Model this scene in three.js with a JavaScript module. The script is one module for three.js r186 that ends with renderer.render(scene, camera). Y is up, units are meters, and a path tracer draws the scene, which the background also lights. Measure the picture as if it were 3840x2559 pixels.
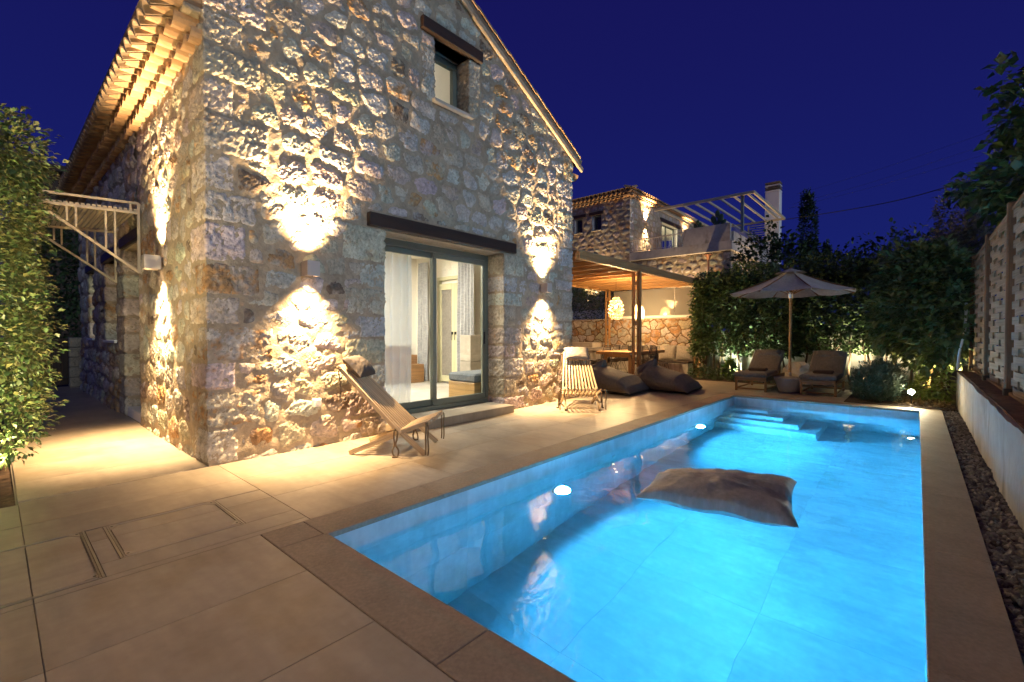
import * as THREE from 'three';
import { mergeGeometries } from 'three/addons/utils/BufferGeometryUtils.js';
import { RectAreaLightUniformsLib } from 'three/addons/lights/RectAreaLightUniformsLib.js';
import { createNoise3D } from 'simplex-noise';

// ---------------------------------------------------------------- camera, sky, exposure
RectAreaLightUniformsLib.init();
const scene = new THREE.Scene();
const R = (d) => (d * Math.PI) / 180;
const camera = new THREE.PerspectiveCamera(73.19, 1024 / 682, 0.05, 400);
camera.rotation.order = 'YXZ';
camera.position.set(0, 1.2, 0);
camera.rotation.set(-0.0166, 0.7228, 0);
const renderer = new THREE.WebGLRenderer({ antialias: true });
renderer.setSize(1024, 682);
renderer.toneMapping = THREE.LinearToneMapping;
renderer.toneMappingExposure = 1.5;
renderer.shadowMap.enabled = true;
{ // clear sky in the last blue of dusk, the same all round
  const W = 64, H = 64, d = new Float32Array(W * H * 4);
  for (let j = 0; j < H; j++) {
    const up = Math.max(0, Math.sin(((j + 0.5) / H - 0.5) * Math.PI)), k = Math.pow(1 - up, 2.2);
    for (let i = 0; i < W; i++) d.set([0.0050 + 0.0010 * k, 0.0040 + 0.0080 * k, 0.058 + 0.058 * k, 1], (j * W + i) * 4);
  }
  const sky = new THREE.DataTexture(d, W, H, THREE.RGBAFormat, THREE.FloatType);
  sky.mapping = THREE.EquirectangularReflectionMapping;
  sky.magFilter = THREE.LinearFilter; sky.needsUpdate = true;
  scene.background = sky; scene.environment = sky;
}
const sun = new THREE.DirectionalLight(new THREE.Color(0.70, 0.86, 1), 0.68); // what is left of the daylight
sun.position.set(30, 10, 5); sun.castShadow = true; sun.shadow.radius = 60;
Object.assign(sun.shadow.camera, { left: -30, right: 30, top: 30, bottom: -30, near: 1, far: 90 });
scene.add(sun, sun.target);

// ---------------------------------------------------------------- helpers
const n3 = createNoise3D(mulberry(11));
function mulberry(a) { return () => { a |= 0; a = (a + 0x6d2b79f5) | 0; let t = Math.imul(a ^ (a >>> 15), 1 | a); t = (t + Math.imul(t ^ (t >>> 7), 61 | t)) ^ t; return ((t ^ (t >>> 14)) >>> 0) / 4294967296; }; }
const rnd = mulberry(7), rr = (a, b) => a + (b - a) * rnd();
const clamp = (x, a = 0, b = 1) => Math.min(b, Math.max(a, x)), lerp = (a, b, t) => a + (b - a) * t;
const sstep = (a, b, x) => { const t = clamp((x - a) / (b - a)); return t * t * (3 - 2 * t); };
const lin = (r, g, b) => new THREE.Color().setRGB(r, g, b);
const V = (x, y, z) => new THREE.Vector3(x, y, z);
const counts = {};
const numbered = (n) => { counts[n] = (counts[n] ?? -1) + 1; return counts[n] ? n + '_' + String(counts[n]).padStart(3, '0') : n; };
function tag(o, label, category, group, kind) { o.userData = { label, category }; if (group) o.userData.group = group; if (kind) o.userData.kind = kind; return o; }
function thing(name, label, category, pos = [0, 0, 0], turn = 0, group) {
  const g = new THREE.Group(); g.name = numbered(name); g.position.set(...pos); g.rotation.y = turn; scene.add(g);
  return tag(g, label, category, group);
}
function part(name, geo, mat, parent) {
  const m = new THREE.Mesh(Array.isArray(geo) ? merge(geo) : geo, mat); m.name = name; m.castShadow = m.receiveShadow = true; parent.add(m); return m;
}
function single(name, geo, mat, label, category, group) { const m = part(numbered(name), geo, mat, scene); return tag(m, label, category, group); }
function struct(name, geo, mat) { const m = part(numbered(name), geo, mat, scene); m.userData.kind = 'structure'; return m; }
function grp(name, parent) { const g = new THREE.Group(); g.name = name; parent.add(g); return g; }
function copyOf(o, pos, turn, label) { const c = o.clone(); c.name = numbered(o.name.replace(/_\d+$/, '')); c.userData = { ...o.userData, label }; c.position.set(...pos); c.rotation.y = turn; scene.add(c); return c; }
function merge(list) {
  list = list.map((g) => { g = g.index ? g.toNonIndexed() : g; if (!g.attributes.uv) g.setAttribute('uv', new THREE.BufferAttribute(new Float32Array(g.attributes.position.count * 2), 2)); return g; });
  const col = list.some((g) => g.attributes.color);
  for (const g of list) for (const k of Object.keys(g.attributes)) if (!['position', 'normal', 'uv', ...(col ? ['color'] : [])].includes(k)) g.deleteAttribute(k);
  return mergeGeometries(list);
}
// uv in metres from position, u along the given long axis where there is one
function metric(g, long = null, ou = 0, ov = 0) {
  const p = g.attributes.position, n = g.attributes.normal, uv = new Float32Array(p.count * 2);
  for (let i = 0; i < p.count; i++) {
    const c = [p.getX(i), p.getY(i), p.getZ(i)], a = [Math.abs(n.getX(i)), Math.abs(n.getY(i)), Math.abs(n.getZ(i))];
    const k = a[0] > a[1] && a[0] > a[2] ? 0 : a[1] > a[2] ? 1 : 2;
    let ax = [[2, 1], [0, 2], [0, 1]][k];
    if (long !== null && ax[1] === long) ax = [ax[1], ax[0]];
    uv[i * 2] = c[ax[0]] + ou; uv[i * 2 + 1] = c[ax[1]] + ov;
  }
  g.setAttribute('uv', new THREE.BufferAttribute(uv, 2)); return g;
}
// box with chamfered edges, centred on (x, y, z)
function cb(w, h, d, x = 0, y = 0, z = 0, b = 0.004) {
  b = Math.min(b, w * 0.3, h * 0.3, d * 0.3);
  const H = [w / 2, h / 2, d / 2], pos = [], v = (s, k) => s.map((q, i) => q * (i === k ? H[i] : H[i] - b));
  const tri = (a, c, e) => {
    const n = [(c[1] - a[1]) * (e[2] - a[2]) - (c[2] - a[2]) * (e[1] - a[1]), (c[2] - a[2]) * (e[0] - a[0]) - (c[0] - a[0]) * (e[2] - a[2]), (c[0] - a[0]) * (e[1] - a[1]) - (c[1] - a[1]) * (e[0] - a[0])];
    const o = [0, 1, 2].map((i) => a[i] + c[i] + e[i]);
    if (n[0] * o[0] + n[1] * o[1] + n[2] * o[2] < 0) pos.push(...a, ...e, ...c); else pos.push(...a, ...c, ...e);
  };
  const quad = (a, c, e, f) => { tri(a, c, e); tri(a, e, f); };
  for (let k = 0; k < 3; k++) {
    const i = (k + 1) % 3, j = (k + 2) % 3;
    for (const s of [-1, 1]) {
      const q = (a, c) => { const r = [0, 0, 0]; r[k] = s; r[i] = a; r[j] = c; return v(r, k); };
      quad(q(-1, -1), q(1, -1), q(1, 1), q(-1, 1));
    }
    for (const a of [-1, 1]) for (const c of [-1, 1]) {
      const e = (t, m) => { const r = [0, 0, 0]; r[k] = t; r[i] = a; r[j] = c; return v(r, m); };
      quad(e(-1, i), e(1, i), e(1, j), e(-1, j));
    }
  }
  for (const a of [-1, 1]) for (const c of [-1, 1]) for (const e of [-1, 1]) { const s = [a, c, e]; tri(v(s, 0), v(s, 1), v(s, 2)); }
  const g = new THREE.BufferGeometry(); g.setAttribute('position', new THREE.Float32BufferAttribute(pos, 3)); g.computeVertexNormals();
  const dims = [w, h, d], long = dims.indexOf(Math.max(...dims));
  metric(g, long, rnd() * 3, rnd() * 3); g.translate(x, y, z); return g;
}
// bar of rectangular section from a to b; width across, height along 'up'
function bar(a, b, w, h, up = V(0, 1, 0), bev = 0.003) {
  const d = V().subVectors(b, a), L = d.length(), z = d.clone().normalize(), x = V().crossVectors(up, z);
  if (x.lengthSq() < 1e-6) x.set(1, 0, 0); x.normalize(); const y = V().crossVectors(z, x);
  const g = cb(w, h, L, 0, 0, 0, bev); g.applyMatrix4(new THREE.Matrix4().makeBasis(x, y, z).setPosition(V().addVectors(a, b).multiplyScalar(0.5))); return g;
}
const tube = (pts, r, seg = 24, rad = 6, closed = false) => new THREE.TubeGeometry(new THREE.CatmullRomCurve3(pts.map((p) => (p.isVector3 ? p : V(...p))), closed, 'catmullrom', 0.5), seg, r, rad, closed);
const cyl = (r0, r1, h, x = 0, y = 0, z = 0, seg = 20) => new THREE.CylinderGeometry(r1, r0, h, seg).translate(x, y + h / 2, z);
const disc = (r, x, y, z, seg = 24) => new THREE.CircleGeometry(r, seg).translate(x, y, z);
function tint(g, c) { const n = g.attributes.position.count, a = new Float32Array(n * 3); for (let i = 0; i < n; i++) a.set(c, i * 3); g.setAttribute('color', new THREE.BufferAttribute(a, 3)); return g; }

// ---------------------------------------------------------------- textures (tileable)
function lattice(P, Q, seed) { const r = mulberry(seed), a = new Float32Array(P * Q); for (let i = 0; i < a.length; i++) a[i] = r(); return (x, y) => {
  const ix = Math.floor(x), iy = Math.floor(y), fx = x - ix, fy = y - iy, sx = fx * fx * (3 - 2 * fx), sy = fy * fy * (3 - 2 * fy), m = (q, p) => ((q % p) + p) % p;
  const x0 = m(ix, P), x1 = m(ix + 1, P), y0 = m(iy, Q) * P, y1 = m(iy + 1, Q) * P;
  return lerp(lerp(a[y0 + x0], a[y0 + x1], sx), lerp(a[y1 + x0], a[y1 + x1], sx), sy); }; }
function fbm(P, Q, oct, seed) { const L = []; for (let o = 0; o < oct; o++) L.push(lattice(P << o, Q << o, seed + o * 31)); return (u, v) => { let s = 0, t = 0, a = 1; for (let o = 0; o < oct; o++) { s += a * L[o](u * (P << o), v * (Q << o)); t += a; a *= 0.55; } return s / t; }; }
function tex(size, metres, fn, srgb = false) {
  const [W, H] = Array.isArray(size) ? size : [size, size], d = new Uint8Array(W * H * 4);
  for (let j = 0; j < H; j++) for (let i = 0; i < W; i++) { let c = fn(i / W, j / H); if (!Array.isArray(c)) c = [c, c, c]; for (let k = 0; k < 3; k++) d[(j * W + i) * 4 + k] = clamp(c[k]) * 255; d[(j * W + i) * 4 + 3] = 255; }
  const t = new THREE.DataTexture(d, W, H); t.wrapS = t.wrapT = THREE.RepeatWrapping; t.magFilter = THREE.LinearFilter; t.minFilter = THREE.LinearMipmapLinearFilter; t.generateMipmaps = true;
  const m = Array.isArray(metres) ? metres : [metres, metres]; t.repeat.set(1 / m[0], 1 / m[1]);
  if (srgb) t.colorSpace = THREE.SRGBColorSpace; t.needsUpdate = true; return t;
}
const fA = fbm(6, 6, 6, 1), fB = fbm(24, 24, 4, 2), fC = fbm(3, 3, 5, 3), fS = fbm(4, 26, 5, 4), fP = fbm(40, 40, 3, 5), fW = fbm(2, 40, 4, 6), fW2 = fbm(3, 9, 4, 8), fV = fbm(7, 2, 5, 9);
const T = {
  stoneCol: tex(512, 0.7, (u, v) => { const a = fA(u, v), b = fB(u, v), p = sstep(0.62, 0.72, fP(u, v)); const k = 0.80 + 0.30 * (a - 0.5) + 0.22 * (b - 0.5) - 0.10 * p; const w = sstep(0.5, 0.75, fC(u, v)); return [k, k * (1 - 0.05 * w), k * (1 - 0.13 * w)]; }, true),
  stoneBump: tex(512, 0.7, (u, v) => 0.3 * fA(u, v) + 0.45 * fB(u, v) + 0.3 * fP(u, v) + 0.12 * (1 - sstep(0.58, 0.7, fP(v, u)))),
  mortarCol: tex(512, 0.9, (u, v) => { const k = 0.82 + 0.2 * (fB(u, v) - 0.5) + 0.2 * (fC(u, v) - 0.5); return [k, k * 0.985, k * 0.96]; }, true),
  mortarBump: tex(512, 0.5, (u, v) => 0.5 * fB(u, v) + 0.5 * fP(u, v)),
  deckCol: tex(512, 1.7, (u, v) => { const k = 0.86 + 0.16 * (fA(u, v) - 0.5) + 0.12 * (fS(v, u) - 0.5) + 0.07 * (fP(u, v) - 0.5); const w = sstep(0.45, 0.7, fC(u, v)); return [k * (1 - 0.05 * w), k * (1 - 0.07 * w), k * (1 - 0.11 * w)]; }, true),
  deckBump: tex(1024, 1.3, (u, v) => 0.65 * fS(u + 0.03 * fC(u, v), v) + 0.25 * fA(u, v) + 0.1 * fB(u, v)),
  copeCol: tex(512, 0.5, (u, v) => { const k = 0.84 + 0.15 * (fP(u, v) - 0.5) + 0.14 * (fC(u, v) - 0.5); return [k, k * 0.98, k * 0.95]; }, true),
  wood: tex(512, [1.1, 0.34], (u, v) => { const k = 0.8 + 0.35 * (fW(u, v + 0.02 * fC(u, v)) - 0.5) + 0.16 * (fW2(u, v) - 0.5); return [k, k * 0.94, k * 0.86]; }, true),
  woodBump: tex(512, [1.1, 0.34], (u, v) => fW(u, v + 0.02 * fC(u, v))),
  weave: tex(256, 0.09, (u, v) => { const a = Math.sin(u * Math.PI * 2 * 24), b = Math.sin(v * Math.PI * 2 * 24), k = (Math.floor(u * 24) + Math.floor(v * 24)) % 2 ? Math.abs(a) : Math.abs(b); return 0.55 + 0.45 * k; }),
  cloth: tex(256, 0.6, (u, v) => { const k = 0.85 + 0.2 * (fB(u, v) - 0.5) + 0.12 * (fC(u, v) - 0.5); return [k, k, k]; }, true),
  plaster: tex(512, 2.6, (u, v) => { const a = fC(u, v), s = sstep(0.5, 0.75, fV(u, v)), k = 0.84 + 0.22 * (a - 0.5) + 0.14 * (fB(u, v) - 0.5) - 0.34 * s * sstep(0.42, 0.6, a); return [k, k * (1 - 0.03 * s), k * (1 - 0.07 * s)]; }, true),
  plasterBump: tex(256, 0.8, (u, v) => 0.5 * fA(u, v) + 0.5 * fB(u, v)),
  terra: tex(256, 0.5, (u, v) => { const k = 0.8 + 0.4 * (fA(u, v) - 0.5), w = sstep(0.55, 0.75, fB(u, v)); return [k, k * (0.98 + 0.06 * w), k * (0.95 + 0.12 * w)]; }, true),
  soil: tex(512, 1.2, (u, v) => { const k = 0.7 + 0.6 * (fB(u, v) - 0.5) + 0.3 * (fC(u, v) - 0.5); return [k, k * 0.92, k * 0.82]; }, true),
  ripple: tex(512, 2.4, (u, v) => 0.6 * fC(u, v) + 0.4 * fA(u, v)),
};
const M = (color, o = {}) => new THREE.MeshPhysicalMaterial({ color: Array.isArray(color) ? lin(...color) : color, roughness: 0.8, ...o });
const mat = {
  stone: M([1, 1, 1], { vertexColors: true, map: T.stoneCol, bumpMap: T.stoneBump, bumpScale: 0.015, roughness: 0.95 }),
  mortar: M([0.50, 0.42, 0.315], { map: T.mortarCol, bumpMap: T.mortarBump, bumpScale: 0.006, roughness: 0.96 }),
  darkJoint: M([0.27, 0.17, 0.09], { map: T.mortarCol, bumpMap: T.mortarBump, bumpScale: 0.006, roughness: 0.97 }),
  deck: M([0.46, 0.39, 0.30], { map: T.deckCol, bumpMap: T.deckBump, bumpScale: 0.0022, roughness: 0.46 }),
  deck2: M([0.435, 0.365, 0.275], { map: T.deckCol, bumpMap: T.deckBump, bumpScale: 0.0026, roughness: 0.43 }),
  deck3: M([0.485, 0.405, 0.305], { map: T.deckCol, bumpMap: T.deckBump, bumpScale: 0.0024, roughness: 0.5 }),
  grout: M([0.22, 0.185, 0.145], { roughness: 0.95 }),
  cope: M([0.44, 0.36, 0.275], { map: T.copeCol, bumpMap: T.copeCol, bumpScale: 0.0012, roughness: 0.66 }),
  steel: M([0.42, 0.38, 0.33], { metalness: 0.9, roughness: 0.42 }),
  poolTile: M([0.78, 0.79, 0.78], { map: T.deckCol, roughness: 0.4 }),
  poolGrout: M([0.72, 0.73, 0.72], { roughness: 0.8 }),
  lintel: M([0.035, 0.018, 0.010], { map: T.wood, bumpMap: T.woodBump, bumpScale: 0.003, roughness: 0.55 }),
  soffitWood: M([0.12, 0.065, 0.032], { map: T.wood, bumpMap: T.woodBump, bumpScale: 0.002, roughness: 0.6 }),
  pine: M([0.58, 0.36, 0.16], { map: T.wood, bumpMap: T.woodBump, bumpScale: 0.0015, roughness: 0.62 }),
  chairWood: M([0.76, 0.65, 0.49], { map: T.wood, bumpMap: T.woodBump, bumpScale: 0.0012, roughness: 0.66 }),
  teak: M([0.33, 0.19, 0.09], { map: T.wood, bumpMap: T.woodBump, bumpScale: 0.0012, roughness: 0.6 }),
  fenceWood: M([0.27, 0.24, 0.19], { map: T.wood, bumpMap: T.woodBump, bumpScale: 0.003, roughness: 0.85 }),
  fencePost: M([0.21, 0.13, 0.075], { map: T.wood, bumpMap: T.woodBump, bumpScale: 0.002, roughness: 0.8 }),
  gateWood: M([0.075, 0.05, 0.035], { map: T.wood, bumpMap: T.woodBump, bumpScale: 0.003, roughness: 0.8 }),
  alu: M([0.16, 0.175, 0.14], { roughness: 0.45, metalness: 0.15 }),
  aluDoor: M([0.50, 0.47, 0.30], { roughness: 0.5 }),
  creamMetal: M([0.52, 0.45, 0.30], { roughness: 0.5 }),
  lampBody: M([0.44, 0.39, 0.345], { roughness: 0.5, metalness: 0.2 }),
  black: M([0.012, 0.012, 0.012], { roughness: 0.5 }),
  white: M([0.78, 0.76, 0.72], { roughness: 0.7 }),
  plaster: M([0.62, 0.58, 0.5], { map: T.plaster, bumpMap: T.plasterBump, bumpScale: 0.004, roughness: 0.92 }),
  retaining: M([0.50, 0.445, 0.365], { map: T.plaster, bumpMap: T.plasterBump, bumpScale: 0.008, roughness: 0.95 }),
  wallCap: M([0.26, 0.15, 0.10], { map: T.soil, bumpMap: T.soil, bumpScale: 0.006, roughness: 0.97 }),
  room: M([0.78, 0.74, 0.66], { roughness: 0.9 }),
  roomFloor: M([0.55, 0.5, 0.43], { map: T.deckCol, roughness: 0.4 }),
  fabricGrey: M([0.17, 0.15, 0.135], { map: T.cloth, bumpMap: T.weave, bumpScale: 0.0006, roughness: 0.95, sheen: 0.3, sheenRoughness: 0.6, sheenColor: lin(0.4, 0.4, 0.4) }),
  fabricBag: M([0.165, 0.142, 0.122], { map: T.cloth, bumpMap: T.weave, bumpScale: 0.0006, roughness: 0.82 }),
  fabricLight: M([0.40, 0.36, 0.31], { map: T.cloth, bumpMap: T.weave, bumpScale: 0.0006, roughness: 0.95 }),
  towel: M([0.075, 0.055, 0.05], { map: T.cloth, roughness: 1, bumpMap: T.mortarBump, bumpScale: 0.003 }),
  canvas: M([0.52, 0.47, 0.38], { map: T.cloth, roughness: 0.9 }),
  curtain: M([0.70, 0.70, 0.68], { roughness: 0.9 }),
  sheer: M([0.80, 0.82, 0.80], { roughness: 0.9, transparent: true, opacity: 0.62 }),
  glass: M([0.97, 1, 0.985], { roughness: 0.0, transmission: 1, thickness: 0, ior: 1.5 }),
  frost: M([0.72, 0.70, 0.62], { roughness: 0.12, transmission: 0.35, thickness: 0, ior: 1.5 }),
  rattan: M([0.15, 0.09, 0.04], { roughness: 0.8 }),
  wire: M([0.022, 0.018, 0.016], { roughness: 0.5, metalness: 0.4 }),
  seat: M([0.05, 0.035, 0.028], { roughness: 0.85 }),
  rope: M([0.17, 0.115, 0.065], { roughness: 0.95 }),
  terra: M([0.60, 0.38, 0.22], { map: T.terra, bumpMap: T.terra, bumpScale: 0.002, roughness: 0.9 }),
  terraDark: M([0.33, 0.25, 0.18], { map: T.terra, bumpMap: T.terra, bumpScale: 0.003, roughness: 0.95 }),
  concretePot: M([0.33, 0.29, 0.26], { map: T.plaster, bumpMap: T.plasterBump, bumpScale: 0.004, roughness: 0.9 }),
  bark: M([0.16, 0.12, 0.085], { map: T.wood, bumpMap: T.woodBump, bumpScale: 0.006, roughness: 0.95 }),
  leaf: M([1, 1, 1], { vertexColors: true, roughness: 0.5, side: THREE.DoubleSide }),
  soil: M([0.11, 0.075, 0.05], { map: T.soil, bumpMap: T.soil, bumpScale: 0.012, roughness: 1 }),
  earth: M([0.07, 0.06, 0.045], { map: T.soil, roughness: 1 }),
  cable: M([0.02, 0.02, 0.02], { roughness: 0.8 }),
  copper: M([0.28, 0.13, 0.07], { roughness: 0.55, metalness: 0.5 }),
  cactus: M([0.05, 0.11, 0.045], { roughness: 0.6 }),
  neighbourPlaster: M([0.62, 0.585, 0.55], { map: T.plaster, bumpMap: T.plasterBump, bumpScale: 0.004, roughness: 0.92 }),
};
const WARM = lin(1, 0.66, 0.325), WARM2 = lin(1, 0.64, 0.29), COOLROOM = lin(1, 0.91, 0.75);
const glow = (c, k) => new THREE.MeshStandardMaterial({ color: lin(0.8, 0.8, 0.8), emissive: c, emissiveIntensity: k, roughness: 0.6 });
function spot(color, I, pos, to, angle, pen = 0.15, radius = 1) {
  const s = new THREE.SpotLight(color, I, 0, angle, pen, 2); s.position.set(...pos); s.target.position.set(...to); s.castShadow = true; s.shadow.radius = radius; s.name = 'lamp'; scene.add(s, s.target); return s;
}
function point(color, I, pos, radius = 2) { const p = new THREE.PointLight(color, I, 0, 2); p.position.set(...pos); p.castShadow = true; p.shadow.radius = radius; p.name = 'lamp'; scene.add(p); return p; }
// ---------------------------------------------------------------- masonry
const PAL = [[0.66, 0.60, 0.51], [0.64, 0.60, 0.54], [0.60, 0.52, 0.41], [0.69, 0.645, 0.565], [0.58, 0.51, 0.42], [0.63, 0.56, 0.46]];
const RUST = [0.52, 0.27, 0.085], BROWN = [0.17, 0.10, 0.055];
function rectOut(r, s, y) { const dx = Math.max(r[0] - s, s - r[1]), dy = Math.max(r[2] - y, y - r[3]); return dx > 0 && dy > 0 ? Math.hypot(dx, dy) : Math.max(dx, dy); }
function stoneTone(r, o) {
  const q = r(), base = PAL[(r() * PAL.length) | 0].map((c) => c * (0.92 + 0.16 * r()));
  return { base, rust: q < (o.rusty ?? 0.2) ? 0.2 + 0.5 * r() : r() * 0.08, brown: q > 1 - (o.browny ?? 0.05) ? 0.8 : 0 };
}
function shadeStone(t, x, y, z, k) {
  const a = n3(x * 5 + k, y * 5, z * 5), b = n3(x * 17, y * 17 + k, z * 17), w = clamp(sstep(0.82 - t.rust * 1.2, 1.1 - t.rust * 0.75, 0.5 + 0.38 * a + 0.2 * b)), d = t.brown * sstep(0.15, 0.6, 0.5 + 0.4 * a + 0.25 * b), m = 1 + 0.1 * b;
  return [0, 1, 2].map((i) => lerp(lerp(t.base[i] * m, RUST[i] * (1 + 0.25 * b), w * 0.85), BROWN[i], d));
}
function relief(x, y, k, rough) {
  const a = n3(x * 5.5, y * 5.5, k), b = n3(x * 13, y * 13, k + 7), c = n3(x * 30, y * 30, k + 3), d = n3(x * 9 + 5, y * 9, k * 1.7);
  return rough * (0.3 * a + 0.42 * (0.42 - Math.abs(b)) + 0.4 * c + 0.26 * (0.4 - Math.abs(d)) + 0.3 * (0.35 - Math.abs(n3(x * 21, y * 21, k + 11))) + 0.2 * n3(x * 46, y * 46, k));
}
// Rubble masonry over a wall area: every stone a heightfield of its own, dipping under the mortar at its rim.
function rubble(o) {
  const r = mulberry(o.seed), seeds = [], kx = (o.cw / o.ch) * 0.88;
  for (let y = o.y0 - o.ch * r(); y < o.y1 + o.ch;) { const rh = o.ch * (0.72 + 0.56 * r()); for (let s = o.s0 - o.cw * r(); s < o.s1 + o.cw;) { const w = o.cw * (0.5 + r()); seeds.push([s + w / 2, y + rh / 2 + (r() - 0.5) * o.ch * 0.5]); s += w; } y += rh; }
  const bk = new Map(), B = o.cw * 1.2, key = (i, j) => i * 4096 + j;
  seeds.forEach((p, k) => { const q = key(Math.floor(p[0] / B) + 500, Math.floor(p[1] / B) + 500); (bk.get(q) ?? bk.set(q, []).get(q)).push(k); });
  const nx = Math.ceil((o.s1 - o.s0) / o.res) + 1, ny = Math.ceil((o.y1 - o.y0) / o.res) + 1, lab = new Int32Array(nx * ny).fill(-1), ee = new Float32Array(nx * ny), c = o.round ?? 0.016;
  for (let j = 0; j < ny; j++) for (let i = 0; i < nx; i++) {
    const s = o.s0 + i * o.res, y = o.y0 + j * o.res, f = o.free(s, y);
    if (f < -0.03) continue;
    const wp = o.warp ?? 0.035, ws = s + wp * n3(s * 4.3, y * 4.3, o.seed), wy = y + wp * 0.8 * n3(s * 4.3, y * 4.3, o.seed + 9), bi = Math.floor(ws / B) + 500, bj = Math.floor(wy / B) + 500, near = [];
    for (let a = -1; a < 2; a++) for (let b = -1; b < 2; b++) for (const k of bk.get(key(bi + a, bj + b)) ?? []) { const dx = ws - seeds[k][0], dy = (wy - seeds[k][1]) * kx; near.push([dx * dx + dy * dy, k]); }
    if (!near.length) continue;
    let best = near[0]; for (const q of near) if (q[0] < best[0]) best = q;
    let sum = Math.exp(-f / c); const p = seeds[best[1]];
    for (const q of near) if (q !== best && q[0] < best[0] + 0.6) {
      const t = seeds[q[1]], ex = t[0] - p[0], ey = (t[1] - p[1]) * kx, L = Math.hypot(ex, ey), e = ((q[0] - best[0]) / (2 * L)) / Math.hypot(ex / L, (ey / L) * kx);
      sum += Math.exp(-e / c);
    }
    lab[j * nx + i] = best[1]; ee[j * nx + i] = -c * Math.log(sum);
  }
  const made = new Map();
  for (let j = 0; j < ny - 1; j++) for (let i = 0; i < nx - 1; i++) {
    const a = j * nx + i, q = [a, a + 1, a + nx + 1, a + nx], k = lab[a];
    if (k < 0 || q.some((x) => lab[x] !== k) || Math.max(...q.map((x) => ee[x])) < o.joint - 0.012) continue;
    let m = made.get(k); if (!m) made.set(k, (m = { id: new Map(), nodes: [], quads: [] }));
    m.quads.push(q.map((x) => { if (!m.id.has(x)) { m.id.set(x, m.nodes.length); m.nodes.push(x); } return m.id.get(x); }));
  }
  const stones = [], flip = o.flip;
  for (const [k, m] of made) {
    if (m.quads.length < (o.least ?? 6)) continue;
    const rk = mulberry(o.seed * 977 + k), pr = o.protr * (0.55 + 0.9 * rk()), tx = (rk() - 0.5) * 0.1, ty = (rk() - 0.5) * 0.1, tone = stoneTone(rk, o), rough = o.rough * (0.7 + 0.7 * rk());
    const P = new Float32Array(m.nodes.length * 3), U = new Float32Array(m.nodes.length * 2), C = new Float32Array(m.nodes.length * 3), ou = rk() * 5, ov = rk() * 5, ctr = V(0, 0, 0);
    m.nodes.forEach((x, n) => {
      const s = o.s0 + (x % nx) * o.res, y = o.y0 + Math.floor(x / nx) * o.res, t = ee[x] - o.joint, wgt = sstep(-0.004, 0.03, t);
      const h = (t <= 0 ? -0.012 + t * 0.9 : -0.012 + (pr + 0.012) * (1 - Math.exp(-t / (o.edge ?? 0.02)))) + wgt * (tx * (s - seeds[k][0]) + ty * (y - seeds[k][1]) + relief(s, y, k * 3.1, rough));
      const w = o.at(s, y, Math.max(h, -0.03)); P.set(w, n * 3); U.set([s + ou, y + ov], n * 2); C.set(shadeStone(tone, s, y, 0, k * 2.3), n * 3); ctr.x += w[0]; ctr.y += w[1]; ctr.z += w[2];
    });
    const g = new THREE.BufferGeometry(), I = []; for (const [a, b, d, e] of m.quads) flip ? I.push(a, d, b, a, e, d) : I.push(a, b, d, a, d, e);
    g.setAttribute('position', new THREE.BufferAttribute(P, 3)); g.setAttribute('uv', new THREE.BufferAttribute(U, 2)); g.setAttribute('color', new THREE.BufferAttribute(C, 3)); g.setIndex(I); g.computeVertexNormals();
    ctr.multiplyScalar(1 / m.nodes.length); stones.push({ g, area: m.quads.length * o.res * o.res, ctr });
  }
  // mortar
  const mr = o.mres ?? 0.05, P = [], U = [], I = [], mx = Math.ceil((o.s1 - o.s0) / mr) + 1, my = Math.ceil((o.y1 - o.y0) / mr) + 1;
  for (let j = 0; j < my; j++) for (let i = 0; i < mx; i++) { const s = Math.min(o.s1, o.s0 + i * mr), y = Math.min(o.y1, o.y0 + j * mr); P.push(...o.at(s, y, (o.mh ?? 0.006) * n3(s * 7, y * 7, o.seed + 4) + 0.0035 * n3(s * 21, y * 21, 2))); U.push(s, y); }
  for (let j = 0; j < my - 1; j++) for (let i = 0; i < mx - 1; i++) { const s = o.s0 + (i + 0.5) * mr, y = o.y0 + (j + 0.5) * mr; if ((o.hole ?? o.free)(s, y) < -0.005) continue; const a = j * mx + i; flip ? I.push(a, a + mx + 1, a + 1, a, a + mx, a + mx + 1) : I.push(a, a + 1, a + mx + 1, a, a + mx + 1, a + mx); }
  const mg = new THREE.BufferGeometry(); mg.setAttribute('position', new THREE.Float32BufferAttribute(P, 3)); mg.setAttribute('uv', new THREE.Float32BufferAttribute(U, 2)); mg.setIndex(I); mg.computeVertexNormals();
  return { stones, mortar: mg };
}
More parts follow.
